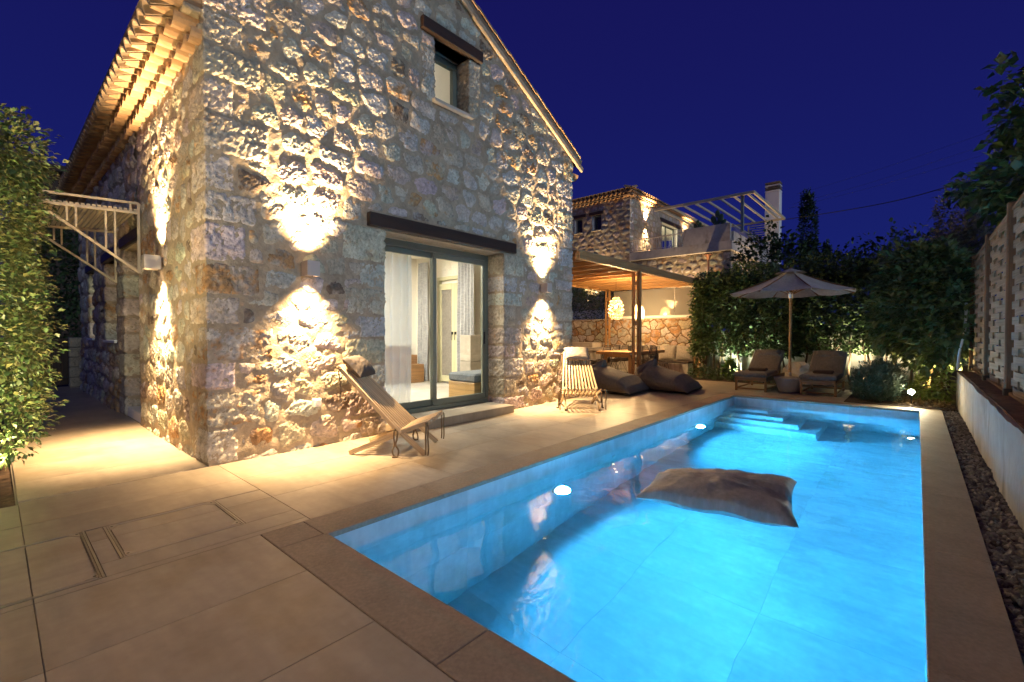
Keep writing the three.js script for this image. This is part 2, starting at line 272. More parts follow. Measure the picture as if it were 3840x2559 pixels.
// Dressed corner block, wrapping from A over the arris B to C (plan points), bush-hammered.
function quoin(A, B, C, n1, n2, y0, y1, seed, res = 0.014) {
  const r = mulberry(seed), cols = [], l1 = Math.hypot(A[0] - B[0], A[1] - B[1]), l2 = Math.hypot(C[0] - B[0], C[1] - B[1]), k1 = Math.max(2, Math.round(l1 / res)), k2 = Math.max(2, Math.round(l2 / res)), j = 0.006;
  for (let i = 0; i <= k1; i++) cols.push([lerp(A[0], B[0], i / k1), lerp(A[1], B[1], i / k1), ...(i === k1 ? [n1[0] + n2[0], n1[1] + n2[1]] : n1), (l1 * i) / k1, -l1 + (l1 * i) / k1]);
  for (let i = 1; i <= k2; i++) cols.push([lerp(B[0], C[0], i / k2), lerp(B[1], C[1], i / k2), ...n2, l2 - (l2 * i) / k2, (l2 * i) / k2]);
  const ny = Math.max(3, Math.round((y1 - y0) / res)), P = [], U = [], K = [], I = [], n = cols.length, pr = 0.005 + 0.006 * r(), tone = stoneTone(r, { rusty: 0.14, browny: 0 });
  tone.base = tone.base.map((c) => c * 1.04);
  for (let q = 0; q <= ny; q++) for (const c of cols) {
    const y = lerp(y0, y1, q / ny), e = Math.min(c[4], y - y0, y1 - y) - j, t = c[5];
    const wgt = sstep(-0.003, 0.02, e), h = (e <= 0 ? -0.012 + e : -0.012 + (pr + 0.012) * (1 - Math.exp(-e / 0.011))) + wgt * (0.011 * n3(t * 26, y * 19, seed) + 0.007 * (0.4 - Math.abs(n3(t * 40, y * 34, seed + 3))) + 0.008 * n3(t * 7, y * 7, seed));
    P.push(c[0] + c[2] * h, y, c[1] + c[3] * h); U.push(t + seed * 0.37, y); K.push(...shadeStone(tone, t, y, 1, seed));
  }
  for (let q = 0; q < ny; q++) for (let i = 0; i < n - 1; i++) { const a = q * n + i; I.push(a, a + 1, a + n + 1, a, a + n + 1, a + n); }
  const g = new THREE.BufferGeometry(); g.setAttribute('position', new THREE.Float32BufferAttribute(P, 3)); g.setAttribute('uv', new THREE.Float32BufferAttribute(U, 2)); g.setAttribute('color', new THREE.Float32BufferAttribute(K, 3)); g.setIndex(I); g.computeVertexNormals();
  return g;
}
// a column of dressed blocks; returns the rectangles they take on both faces
function quoins(parent, o) {
  const r = mulberry(o.seed), took = [[], []]; let y = o.y0, i = 0;
  while (y < o.y1 - 0.1) {
    let h = rrOf(r, o.h0 ?? 0.22, o.h1 ?? 0.38); if (o.y1 - y - h < 0.14) h = o.y1 - y;
    const big = i % 2 === (o.phase ?? 0), a = o.la ?? (big ? rrOf(r, 0.26, 0.34) : rrOf(r, 0.42, 0.55)), c = o.lc ?? (big ? rrOf(r, 0.42, 0.56) : rrOf(r, 0.24, 0.32)), w = rrOf(r, 0.9, 1.1);
    const A = [o.B[0] - o.d1[0] * a, o.B[1] - o.d1[1] * a], C = [o.B[0] + o.d2[0] * c * w, o.B[1] + o.d2[1] * c * w];
    part('corner_block', quoin(A, o.B, C, o.n1, o.n2, y, y + h, o.seed * 31 + i, o.res), mat.stone, parent);
    took[0].push([a, y, y + h]); took[1].push([c * w, y, y + h]); y += h; i++;
  }
  return took;
}
const rrOf = (r, a, b) => a + (b - a) * r();
const camPos = camera.position.clone();
camera.updateMatrixWorld(true); camera.updateProjectionMatrix();
const frustum = new THREE.Frustum().setFromProjectionMatrix(new THREE.Matrix4().multiplyMatrices(camera.projectionMatrix, camera.matrixWorld.clone().invert()));
// the stones of one building: the 300 that show largest are pieces, the rest one mass
function layStones(house, lists, most = 300) {
  const all = []; for (const [parent, stones, dir] of lists) for (const s of stones) { const v = V().subVectors(camPos, s.ctr), d = v.length(), f = dir ? Math.max(0.02, v.dot(dir) / d) : 1; all.push({ ...s, parent, size: (frustum.containsPoint(s.ctr) ? 1 : 0.001) * f * s.area / (d * d) }); }
  all.sort((a, b) => b.size - a.size);
  all.slice(0, most).forEach((s) => part('stone', s.g, mat.stone, s.parent));
  if (all.length > most) { const m = part('stone', merge(all.slice(most).map((s) => s.g)), mat.stone, house); m.userData.kind = 'stuff'; }
}
function wallCore(pts, holes, depth, basis, origin, mt, parent, name = 'wall_core') {
  const sh = new THREE.Shape(pts.map((p) => new THREE.Vector2(...p)));
  for (const [a, b, c, d] of holes) sh.holes.push(new THREE.Path([[a, c], [a, d], [b, d], [b, c]].map((p) => new THREE.Vector2(...p))));
  const g = new THREE.ExtrudeGeometry(sh, { depth, bevelEnabled: false }); g.applyMatrix4(new THREE.Matrix4().makeBasis(...basis).setPosition(...origin)); metric(g);
  return part(name, g, mt, parent);
}

// ---------------------------------------------------------------- the stone house
const F = -4.77, L = -1.28, HR = -7.07, HX = -13.45, RIDGE = [-4.17, 5.93], EAVE = 4.3;   // facade plane, side wall plane, rear wall plane, far end
const house = thing('stone_house', 'two storey stone house with gable, tiled eaves and glass sliding door beside the pool', 'house');
const facade = grp('facade_wall', house), side = grp('side_wall', house);
const gableY = (z) => RIDGE[1] - 0.51 * Math.abs(z - RIDGE[0]);
const DOOR = [3.10 - 1.28, 5.23 - 1.28, -0.1, 2.44], WIN = [3.86 - 1.28, 4.5 - 1.28, 4.26, 5.07];
const holesF = [];
{
  const X = [1, 0], Z = [0, 1], mX = [-1, 0], mZ = [0, -1];
  // corner with the side wall
  let t = quoins(facade, { B: [F, L], d1: X, d2: mZ, n1: Z, n2: X, y0: 0, y1: 4.55, seed: 3, phase: 1 });
  const sideTook = t[0]; for (const [w, a, b] of t[1]) holesF.push([-0.1, w, a, b]);
  // far corner of the facade
  t = quoins(facade, { B: [F, HR], d1: mZ, d2: mX, n1: X, n2: mZ, y0: 0, y1: 4.35, seed: 5, lc: 0.3, h0: 0.2, h1: 0.34 });
  for (const [w, a, b] of t[0]) holesF.push([5.79 - w, 5.95, a, b]);
  // door jambs
  t = quoins(facade, { B: [F, -5.23], d1: X, d2: mZ, n1: Z, n2: X, y0: 0, y1: 2.44, seed: 8, la: 0.37, h0: 0.2, h1: 0.33 });
  for (const [w, a, b] of t[1]) holesF.push([DOOR[1], DOOR[1] + w, a, b]);
  t = quoins(facade, { B: [F, -3.10], d1: mZ, d2: mX, n1: X, n2: mZ, y0: 0, y1: 2.44, seed: 9, lc: 0.37, h0: 0.22, h1: 0.36 });
  for (const [w, a, b] of t[0]) holesF.push([DOOR[0] - w * 0.8, DOOR[0], a, b]);
  // window jambs
  t = quoins(facade, { B: [F, -4.5], d1: X, d2: mZ, n1: Z, n2: X, y0: 4.2, y1: 5.07, seed: 12, la: 0.27, lc: 0.2, h0: 0.3, h1: 0.45 });
  for (const [w, a, b] of t[1]) holesF.push([WIN[1], WIN[1] + w, a, b]);
  t = quoins(facade, { B: [F, -3.86], d1: mZ, d2: mX, n1: X, n2: mZ, y0: 4.2, y1: 5.07, seed: 13, la: 0.2, lc: 0.27, h0: 0.3, h1: 0.45 });
  for (const [w, a, b] of t[0]) holesF.push([WIN[0] - w, WIN[0], a, b]);
  const blocked = [...holesF, DOOR, WIN, [2.88 - 1.28, 5.45 - 1.28, 2.44, 2.61], [3.65 - 1.28, 4.72 - 1.28, 5.06, 5.24], [WIN[0] - 0.02, WIN[1] + 0.02, 4.18, 4.27]];
  const free = (s, y) => { let d = (gableY(-1.28 - s) - 0.10 - y) * 0.89; for (const r of blocked) { const q = rectOut(r, s, y); if (q < d) d = q; } return d; };
  const hole = (s, y) => Math.min(gableY(-1.28 - s) - y, rectOut(DOOR, s, y), rectOut(WIN, s, y), s + 0.03, 5.82 - s);
  const fw = rubble({ s0: 0, s1: 5.79, y0: -0.06, y1: 5.95, res: 0.0125, cw: 0.325, ch: 0.22, joint: 0.014, protr: 0.0115, rough: 0.0145, seed: 21, free, hole, mres: 0.022, mh: 0.008, at: (s, y, h) => [F + h, y, L - s], rusty: 0.16, browny: 0.06 });
  part('mortar', fw.mortar, mat.mortar, facade);
  // side wall: near part, door gap, far part with two windows
  const SD = [7.6 + F, 8.62 + F, -0.1, 2.42], W1 = [9.21 + F, 10.3 + F, 1.08, 2.38], W2 = [11.5 + F, 12.25 + F, 1.10, 2.38], S1 = -(HX - F);
  const holesS = sideTook.map(([w, a, b]) => [-0.1, w, a, b]);
  t = quoins(side, { B: [-8.62, L], d1: Z, d2: mX, n1: X, n2: Z, y0: 0, y1: 2.42, seed: 15, la: 0.34, h0: 0.24, h1: 0.36, res: 0.025 });
  for (const [w, a, b] of t[1]) holesS.push([SD[1], SD[1] + w, a, b]);
  for (const [W, sd] of [[W1, 16], [W2, 17]]) { t = quoins(side, { B: [F - W[1], L], d1: Z, d2: mX, n1: X, n2: Z, y0: W[2], y1: W[3], seed: sd, la: 0.3, lc: 0.18, h0: 0.24, h1: 0.36, res: 0.03 }); for (const [w, a, b] of t[1]) holesS.push([W[1], W[1] + w, a, b]); }
  const blockS = [...holesS, SD, W1, W2, [SD[0] - 0.12, SD[1] + 0.12, 2.42, 2.57], [W1[0] - 0.1, W1[1] + 0.1, 2.38, 2.52], [W2[0] - 0.1, W2[1] + 0.1, 2.38, 2.52]];
  const freeS = (s, y) => { let d = 3.86 - y; for (const r of blockS) d = Math.min(d, rectOut(r, s, y)); return d; };
  const holeS = (s, y) => Math.min(3.9 - y, rectOut(SD, s, y), rectOut(W1, s, y), rectOut(W2, s, y), s + 0.03);
  const near = rubble({ s0: 0, s1: 2.83, y0: -0.06, y1: 3.88, res: 0.0135, cw: 0.34, ch: 0.235, joint: 0.013, protr: 0.010, rough: 0.0145, seed: 33, free: (s, y) => Math.min(freeS(s, y), 2.86 - s), hole: holeS, mres: 0.035, at: (s, y, h) => [F - s, y, L + h], flip: true, rusty: 0.28 });
  const far = rubble({ s0: 2.83, s1: S1, y0: -0.06, y1: 3.88, res: 0.03, cw: 0.36, ch: 0.25, joint: 0.016, protr: 0.028, rough: 0.022, seed: 35, free: freeS, hole: holeS, mres: 0.06, at: (s, y, h) => [F - s, y, L + h], flip: true, rusty: 0.25 });
  part('mortar', near.mortar, mat.mortar, side); part('mortar', far.mortar, mat.mortar, side);
  layStones(house, [[facade, fw.stones, V(1, 0, 0)], [side, near.stones, V(0, 0, 1)], [side, far.stones, V(0, 0, 1)]]);
  // wall bodies (their inner faces are the room's walls)
  wallCore([[0, -0.2], [5.79, -0.2], [5.79, gableY(HR)], [RIDGE[0] / -1 - 1.28, RIDGE[1]], [0, gableY(L)]], [[DOOR[0], DOOR[1], 0.001, DOOR[3]], WIN], 0.36, [V(0, 0, -1), V(0, 1, 0), V(1, 0, 0)], [F - 0.385, 0, L], mat.mortar, facade);
  wallCore([[0.39, -0.2], [S1, -0.2], [S1, 4.0], [0.39, 4.0]], [[SD[0], SD[1], 0.001, SD[3]], W1, W2], 0.33, [V(-1, 0, 0), V(0, 1, 0), V(0, 0, -1)], [F, 0, L - 0.025], mat.mortar, side);
  part('rear_wall', cb(-(HX - F) - 0.4, 4.2, 0.38, (HX + F - 0.4) / 2, 2.0, HR + 0.22, 0.01), mat.mortar, house);
  part('wall_lining', cb(7.9, 2.85, 0.02, -9.2, 1.53, HR + 0.425, 0.002), mat.room, house);
  part('end_wall', cb(0.4, 5.9, 5.0, HX - 0.2, 2.9, -4.17, 0.01), mat.mortar, house);
  part('upper_floor', cb(8.1, 0.16, 5.0, -9.25, 3.02, -4.18, 0.005), mat.room, house);
  part('partition_wall', cb(0.12, 2.9, 4.98, -8.9, 1.5, -4.17, 0.005), mat.room, house);
  part('room_floor', cb(8.1, 0.1, 5.0, -9.25, 0.065, -4.18, 0.005), mat.roomFloor, house);
  // beams over the openings
  part('door_lintel', cb(0.33, 0.155, 2.57, F - 0.10, 2.522, -4.165, 0.008), mat.lintel, house);
  part('window_lintel', cb(0.30, 0.16, 1.07, F - 0.085, 5.15, -4.185, 0.008), mat.lintel, house);
  for (const [c, w, y] of [[(SD[0] + SD[1]) / 2, 1.24, 2.495], [(W1[0] + W1[1]) / 2, 1.28, 2.45], [(W2[0] + W2[1]) / 2, 0.95, 2.45]]) part('side_lintel', cb(w, 0.14, 0.30, F - c, y, L - 0.11, 0.008), mat.lintel, house);
  part('window_sill', cb(0.33, 0.045, 0.70, F - 0.10, 4.235, -4.18, 0.006), mat.plaster, house);
  for (const W of [W1, W2]) part('window_sill', cb(W[1] - W[0], 0.04, 0.34, F - (W[0] + W[1]) / 2, W[2] - 0.01, L - 0.13, 0.005), mat.white, house);
  part('door_step', cb(0.62, 0.115, 2.12, F - 0.10, 0.0585, -4.165, 0.006), mat.deck2, house);
  part('door_step', cb(1.0, 0.13, 0.36, -8.11, 0.065, L - 0.2, 0.006), mat.white, house);
  // sliding door
  const sl = grp('sliding_door', house), fx = F - 0.40, zl = -3.10, zr = -5.23, zm = -4.165, y0 = 0.115, y1 = 2.43;
  const fr = (n, w, h, d, x, y, z) => part(n, cb(w, h, d, x, y, z, 0.004), mat.alu, sl);
  fr('frame', 0.11, 0.06, 2.13, fx, y0 + 0.03, zm); fr('frame', 0.11, 0.085, 2.13, fx, y1 - 0.043, zm); fr('frame', 0.11, y1 - y0 - 0.15, 0.05, fx, (y0 + y1) / 2, zl - 0.027); fr('frame', 0.11, y1 - y0 - 0.15, 0.05, fx, (y0 + y1) / 2, zr + 0.027);
  for (const [a, b, x] of [[zl - 0.055, zm - 0.035, fx - 0.022], [zm + 0.035, zr + 0.055, fx + 0.024]]) {
    const c = (a + b) / 2, w = Math.abs(a - b), ys = y0 + 0.062, ye = y1 - 0.088, st = 0.062;
    fr('sash', 0.042, 0.085, w, x, ys + 0.043, c); fr('sash', 0.042, 0.075, w, x, ye - 0.038, c);
    fr('sash', 0.042, ye - ys - 0.162, st, x, (ys + ye) / 2 + 0.005, a - st / 2); fr('sash', 0.042, ye - ys - 0.162, st, x, (ys + ye) / 2 + 0.005, b + st / 2);
    part('pane', new THREE.PlaneGeometry(w - 2 * st, ye - ys - 0.16).rotateY(Math.PI / 2).translate(x, (ys + ye) / 2 + 0.005, c), mat.glass, sl);
  }
  part('handle', cb(0.012, 0.19, 0.03, fx + 0.05, 1.13, zr + 0.086, 0.003), mat.black, sl);
  // upper window
  const uw = grp('window', house), wx = F - 0.29, uf = (h, d, y, z) => part('frame', cb(0.07, h, d, wx, y, z, 0.004), mat.alu, uw);
  uf(0.09, 0.64, 5.02, -4.18); uf(0.075, 0.64, 4.30, -4.18); uf(0.63, 0.08, 4.655, -3.902); uf(0.63, 0.08, 4.655, -4.458);
  part('pane', new THREE.PlaneGeometry(0.48, 0.64).rotateY(Math.PI / 2).translate(wx, 4.655, -4.18), mat.glass, uw);
  // side windows and side door
  for (const W of [W1, W2]) {
    const sw = grp('window', house), c = F - (W[0] + W[1]) / 2, w = W[1] - W[0], z = L - 0.28, sf = (a, b, x, y) => part('frame', cb(a, b, 0.06, x, y, z, 0.004), mat.alu, sw);
    sf(w, 0.07, c, W[2] + 0.045); sf(w, 0.07, c, W[3] - 0.036); for (const q of [-1, 0, 1]) sf(0.06, W[3] - W[2] - 0.155, c + q * (w / 2 - 0.031), (W[2] + W[3]) / 2 + 0.005);
    part('pane', new THREE.PlaneGeometry(w - 0.1, W[3] - W[2] - 0.1).translate(c, (W[2] + W[3]) / 2, z), mat.glass, sw);
  }
  const sd = grp('side_door', house); part('door_leaf', cb(1.0, 2.27, 0.05, -8.11, 1.27, L - 0.33, 0.005), mat.aluDoor, sd); part('handle', cb(0.03, 0.12, 0.05, -7.72, 1.1, L - 0.285), mat.black, sd);
  // roof
  const roof = grp('roof', house);
  for (const s of [1, -1]) {
    const sh = new THREE.Shape([[0, 0], [3.14 / Math.cos(0.4716), 0], [3.14 / Math.cos(0.4716), 0.1], [0, 0.1]].map((p) => new THREE.Vector2(...p))), g = new THREE.ExtrudeGeometry(sh, { depth: F + 0.035 - (HX - 0.3), bevelEnabled: false });
    // local x runs down the slope, z along the ridge
    const dn = V(0, -Math.sin(0.4716), s * Math.cos(0.4716)), up = V(0, Math.cos(0.4716), s * Math.sin(0.4716)), al = V().crossVectors(dn, up);
    g.applyMatrix4(new THREE.Matrix4().makeBasis(dn, up, al).setPosition(al.x > 0 ? HX - 0.3 : F + 0.035, RIDGE[1], RIDGE[0])); metric(g); part('roof_slab', g, mat.terraDark, roof);
  }
  // eaves: three corbelled rows of barrel tiles, hollow side up, and the cover tiles above
  const arc = (r0, r1, a0, a1, len, seg = 7) => { const sh = new THREE.Shape(), p = []; for (let i = 0; i <= seg; i++) { const a = lerp(a0, a1, i / seg); p.push(new THREE.Vector2(r1 * Math.cos(a), r1 * Math.sin(a))); } for (let i = seg; i >= 0; i--) { const a = lerp(a0, a1, i / seg); p.push(new THREE.Vector2(r0 * Math.cos(a), r0 * Math.sin(a))); } sh.setFromPoints(p); const g = new THREE.ExtrudeGeometry(sh, { depth: len, bevelEnabled: false }); return metric(g); };
  const pitch = 0.205, gTile = [0, 1, 2].map((k) => arc(0.078, 0.097, Math.PI, 2 * Math.PI, 0.42 + 0.004 * k)), gCover = arc(0.074, 0.092, 0, Math.PI, 0.45), gFill = arc(0.0, 0.077, Math.PI + 0.02, 2 * Math.PI - 0.02, 0.4, 6);
  const terraV = [mat.terra, M([0.55, 0.35, 0.20], { map: T.terra, bumpMap: T.terra, bumpScale: 0.002, roughness: 0.9 }), M([0.64, 0.44, 0.27], { map: T.terra, bumpMap: T.terra, bumpScale: 0.002, roughness: 0.9 })];
  const rows = [[-1.19, 3.895], [-1.085, 4.03], [-0.975, 4.165]], n = Math.floor((F - HX + 0.25) / pitch);
  rows.forEach(([ze, yc], k) => {
    for (let i = 0; i < n; i++) {
      const x = F - 0.118 - (i + (k % 2) * 0.5) * pitch, m = part('roof_tile', gTile[i % 3], terraV[(i * 7 + k * 3) % 3], roof);
      m.position.set(x, yc + rr(-0.004, 0.004), ze - 0.42 + rr(-0.008, 0.008)); m.rotation.set(rr(-0.02, 0.02), rr(-0.02, 0.02), rr(-0.03, 0.03));
    }
    part('tile_bedding', cb(F - HX + 0.2, 0.05, 0.34, (F + HX) / 2 - 0.12, yc + 0.028, ze - 0.22, 0.01), mat.mortar, roof);
  });
  for (let i = 0; i <= n; i++) { const m = part('cover_tile', gCover, mat.terraDark, roof); m.position.set(F - 0.118 - i * pitch, 4.20, -0.95 - 0.40); m.rotation.x = 0.42; m.position.y += 0.02; }
  for (const s of [1, -1]) part('ceiling_lining', bar(V(-9.1, 5.80, -4.17 + s * 0.06), V(-9.1, 5.80 - 0.51 * 2.6, -4.17 + s * 2.66), 7.7, 0.02, V(0, 1, 0), 0.002), mat.room, house);
  // verge tiles down the gable
  const gV = arc(0.07, 0.088, 0, Math.PI, 0.40, 6);
  for (const s of [-1, 1]) {
    for (let i = 0; i < 9; i++) {
      const d = 0.12 + i * 0.37, m = part('verge_tile', gV, terraV[i % 3], roof), z = RIDGE[0] + s * (d + 0.2) * Math.cos(0.4716), y = RIDGE[1] + 0.075 - (d + 0.2) * Math.sin(0.4716) + (i % 2) * 0.006;
      m.position.set(F - 0.025, y + 0.02, z); m.rotation.order = 'YXZ'; m.rotation.y = s > 0 ? 0 : Math.PI; m.rotation.x = 0.4716 + 0.05; m.translateZ(-0.2);
    }
    const A = V(F + 0.03, RIDGE[1] - 0.055, RIDGE[0] + s * 0.02), Bq = V(F + 0.03, RIDGE[1] - 0.055 - 0.51 * 3.2, RIDGE[0] + s * 3.2); part('verge_bedding', bar(A, Bq, 0.05, 0.10, V(0, 1, 0), 0.02), mat.mortar, roof);
  }
  for (let i = 0; i < 2; i++) { const m = part('roof_tile', gTile[i], terraV[i], roof); m.position.set(F - 0.09 - i * pitch, 4.14, HR - 0.2); }
}
// ---------------------------------------------------------------- ground, deck, pool
const WATER = -0.16, PX0 = -2.65, PX1 = 0.06, PZ0 = -1.30, PZ1 = -9.50, PF = -1.55;
{
  const g = new THREE.PlaneGeometry(260, 260).rotateX(-Math.PI / 2).translate(-20, -2.2, -40); metric(g); struct('ground', g, mat.earth);
  // building platform round the pool
  const plate = (x0, x1, z0, z1, m, name, y = -0.012, t = 0.5) => struct(name, metric(new THREE.BoxGeometry(x1 - x0, t, z1 - z0).translate((x0 + x1) / 2, y - t / 2, (z0 + z1) / 2)), m);
  plate(-14.6, PX0 - 0.03, -9.6, -0.1, mat.grout, 'terrace_base'); plate(-14.6, 0.31, -13.9, -9.6, mat.grout, 'terrace_base'); plate(-4.75, 3, -1.27, 2.4, mat.grout, 'terrace_base');
  plate(-14.6, -4.75, -0.1, 3, mat.soil, 'planting_bed', -0.03); plate(0.31, 0.56, -10.35, 0, mat.soil, 'gravel_bed', -0.05); plate(-4.9, 0.6, -14.6, -12.05, mat.soil, 'planting_bed', 0.01, 0.3); plate(-0.95, 0.6, -12.1, -9.85, mat.soil, 'planting_bed', 0.012, 0.3);
  plate(0.06, 0.31, -9.8, 0, mat.grout, 'terrace_base', -0.03);
  plate(-30, 0.6, -21.5, -14.5, mat.earth, 'garden_ground', 0, 1); plate(-40, -14.6, -14.5, 3, mat.earth, 'garden_ground', -0.02, 1);
  // porcelain slabs, each with its own edges
  const deck = grp('terrace', scene); deck.userData.kind = 'structure';
  const areas = [[-4.77, -2.925, -12.3, -0.11], [-4.70, -2.925, -0.11, 2.2], [-2.925, 2.8, -1.045, 2.2], [-14.4, -4.77, -1.30, -0.11], [-2.925, 0.29, -12.05, -9.765], [-10.2, -4.77, -13.5, -7.03]];
  const cut = [];
  const put = (a, b, c, d, k) => { if (b - a < 0.03 || d - c < 0.03) return; const m = part('floor_tile', cb(b - a - 0.0035, 0.02, d - c - 0.0035, (a + b) / 2, -0.01, (c + d) / 2, 0.0012), k, deck); return m; };
  const MH = [[-3.77, -3.17, -1.05, -0.44], [-3.78, -2.985, -0.36, 0.26]];   // two lidded shafts set into the paving
  for (const [x0, x1, z0, z1] of areas) for (let i = -20; i < 10; i++) for (let j = -12; j < 4; j++) {
    let a = Math.max(x0, -2.925 + 0.62 * i), b = Math.min(x1, -2.925 + 0.62 * (i + 1)), c = Math.max(z0, -0.11 + 1.24 * j), d = Math.min(z1, -0.11 + 1.24 * (j + 1));
    if (b - a < 0.03 || d - c < 0.03) continue;
    const k = [mat.deck, mat.deck2, mat.deck3][(rnd() * 3) | 0];
    let rects = [[a, b, c, d]];
    for (const [m0, m1, n0, n1] of MH) rects = rects.flatMap(([a, b, c, d]) => { if (m1 <= a || m0 >= b || n1 <= c || n0 >= d) return [[a, b, c, d]]; return [[a, Math.max(a, m0), c, d], [Math.min(b, m1), b, c, d], [Math.max(a, m0), Math.min(b, m1), c, Math.max(c, n0)], [Math.max(a, m0), Math.min(b, m1), Math.min(d, n1), d]].filter((r) => r[1] - r[0] > 0.01 && r[3] - r[2] > 0.01); });
    for (const r of rects) put(...r, k);
  }
  MH.forEach(([a, b, c, d], q) => {
    const t = thing('access_cover', q ? 'tiled access cover cut off by the slab edge near left frame side' : 'square tiled access cover with steel rim set in the paving', 'access cover', [(a + b) / 2, 0, (c + d) / 2], 0);
    const w = b - a, e = d - c, s = 0.011;
    for (const [ww, dd, x, z] of [[w - 0.004, s, 0, -e / 2 + s / 2 + 0.002], [w - 0.004, s, 0, e / 2 - s / 2 - 0.002], [s, e - 2 * s - 0.006, -w / 2 + s / 2 + 0.002, 0], [s, e - 2 * s - 0.006, w / 2 - s / 2 - 0.002, 0]]) part('rim', cb(ww, 0.02, dd, x, -0.0085, z, 0.001), mat.steel, t);
    for (const [ww, dd, x, z] of [[w - 0.038, 0.008, 0, -e / 2 + 0.020], [w - 0.038, 0.008, 0, e / 2 - 0.020], [0.008, e - 0.056, -w / 2 + 0.020, 0], [0.008, e - 0.056, w / 2 - 0.020, 0]]) part('lid_rim', cb(ww, 0.02, dd, x, -0.0085, z, 0.001), mat.steel, t);
    for (const [p, r] of q ? [[c + 0.03, -0.112], [-0.108, d - 0.03]] : [[a + 0.03, -3.547], [-3.543, b - 0.03]]) part('lid_tile', q ? cb(w - 0.06, 0.02, r - p, 0, -0.0105, (p + r) / 2 - (c + d) / 2, 0.001) : cb(r - p, 0.02, e - 0.06, (p + r) / 2 - (a + b) / 2, -0.0105, 0, 0.001), mat.deck, t);
    for (const sx of [-1, 1]) for (const sz of [-1, 1]) {
      const k = Math.min(0.07, e * 0.3), sh = new THREE.Shape([[0, 0], [k, 0], [0, k * 0.7]].map((p) => new THREE.Vector2(p[0], p[1])));
      const g = new THREE.ExtrudeGeometry(sh, { depth: 0.003, bevelEnabled: false }).rotateX(-Math.PI / 2); g.scale(-sx, 1, sz); if (sx * sz > 0) g.index ? 0 : flipTri(g); part('lid_corner', g.translate(sx * (w / 2 - 0.026), -0.0004, sz * (e / 2 - 0.026)), mat.steel, t);
      part('key_hole', new THREE.CircleGeometry(0.007, 12).rotateX(-Math.PI / 2).translate(sx * (w / 2 - 0.042), 0.0036, sz * (e / 2 - 0.038)), mat.black, t);
    }
  });
  // pool
  const pool = grp('swimming_pool', scene); pool.userData.kind = 'structure';
  const shell = (w, h, d, x, y, z) => part('pool_shell', metric(new THREE.BoxGeometry(w, h, d).translate(x, y, z)), mat.poolGrout, pool), mx = (PX0 + PX1) / 2, mz = (PZ0 + PZ1) / 2, LX = PX1 - PX0, LZ = PZ0 - PZ1;
  shell(LX + 0.5, 0.2, LZ + 0.5, mx, PF - 0.115, mz); shell(0.2, 1.6, LZ + 0.5, PX0 - 0.115, PF / 2 - 0.04, mz); shell(0.2, 1.6, LZ + 0.5, PX1 + 0.115, PF / 2 - 0.04, mz); shell(LX + 0.1, 1.6, 0.2, mx, PF / 2 - 0.04, PZ0 + 0.115); shell(LX + 0.1, 1.6, 0.2, mx, PF / 2 - 0.04, PZ1 - 0.115);
  const seg = (a, b, n) => { const o = []; for (let i = 0; i < n; i++) o.push([lerp(a, b, i / n), lerp(a, b, (i + 1) / n)]); return o; };
  const gap = 0.0012, tt = 0.014;
  for (const [a, b] of seg(PX0, PX1, 3)) for (const [c, d] of seg(PZ1, PZ0, 7)) part('floor_tile', cb(b - a - gap, tt, d - c - gap, (a + b) / 2, PF - tt / 2, (c + d) / 2, 0.0003), mat.poolTile, pool);
  const bands = [[PF + 0.001, -0.9], [-0.9, -0.24], [-0.24, -0.034]];
  for (const [y0, y1] of bands) {
    const m = mat.poolTile, y = (y0 + y1) / 2, h = y1 - y0 - gap;
    for (const [c, d] of seg(PZ1, PZ0, 7)) for (const x of [PX0 - tt / 2, PX1 + tt / 2]) part('wall_tile', cb(tt, h, d - c - gap, x, y, (c + d) / 2, 0.0003), m, pool);
    for (const [a, b] of seg(PX0, PX1, 3)) for (const z of [PZ0 + tt / 2, PZ1 - tt / 2]) part('wall_tile', cb(b - a - gap, h, tt, (a + b) / 2, y, z, 0.0003), m, pool);
  }
  const st = [[-1.97, -9.09, -0.30, -0.56], [-1.68, -8.80, -0.56, -0.84], [-1.42, -8.58, -0.84, -1.14], [-1.14, -8.37, -1.14, PF]];
  for (const [x1, z1, y1, y0] of st) part('pool_step', cb(x1 - PX0 - 0.002, y1 - y0 - 0.001, z1 - PZ1 - 0.002, (PX0 + x1) / 2 + 0.001, (y0 + y1) / 2, (PZ1 + z1) / 2 + 0.001, 0.006), mat.poolTile, pool);
  for (const [x, z, l] of [[-1.32, -8.0, 'floor drain']]) part('drain', [cyl(0.10, 0.095, 0.012, x, PF, z, 24)], mat.white, pool);
  for (const x of [-1.45, -0.55]) part('inlet', [cyl(0.03, 0.03, 0.02, 0, 0, 0, 16).rotateX(Math.PI / 2).translate(x, -0.42, PZ1)], mat.white, pool);
  part('inlet', [cyl(0.035, 0.035, 0.015, 0, 0, 0, 16).rotateZ(-Math.PI / 2).translate(PX0, -0.45, -4.8)], mat.white, pool);
  // coping stones
  const cw = 0.273, cn = 0.253, lip = 0.022, cy = -0.015;
  const cope = (a, b, c, d) => part('coping_stone', cb(b - a - 0.004, 0.034, d - c - 0.004, (a + b) / 2, cy, (c + d) / 2, 0.003), mat.cope, pool);
  const cuts = [PZ0 + 0.25, -2.21, -3.43, -4.65, -5.87, -7.09, -8.31, PZ1];
  for (let i = 0; i < 7; i++) cope(PX0 - cw, PX0 + lip, cuts[i + 1], i ? cuts[i] : PZ0 - 0.0);
  cope(PX0 - cw, PX0, PZ0, PZ0 + cn);
  for (const [a, b] of [[PX0, -1.29], [-1.29, PX1 + 0.245]]) cope(a, b, PZ0 - lip, PZ0 + cn);
  for (let i = 0; i < 7; i++) cope(PX1 - lip, PX1 + 0.245, cuts[i + 1], i ? cuts[i] : PZ0 - lip);
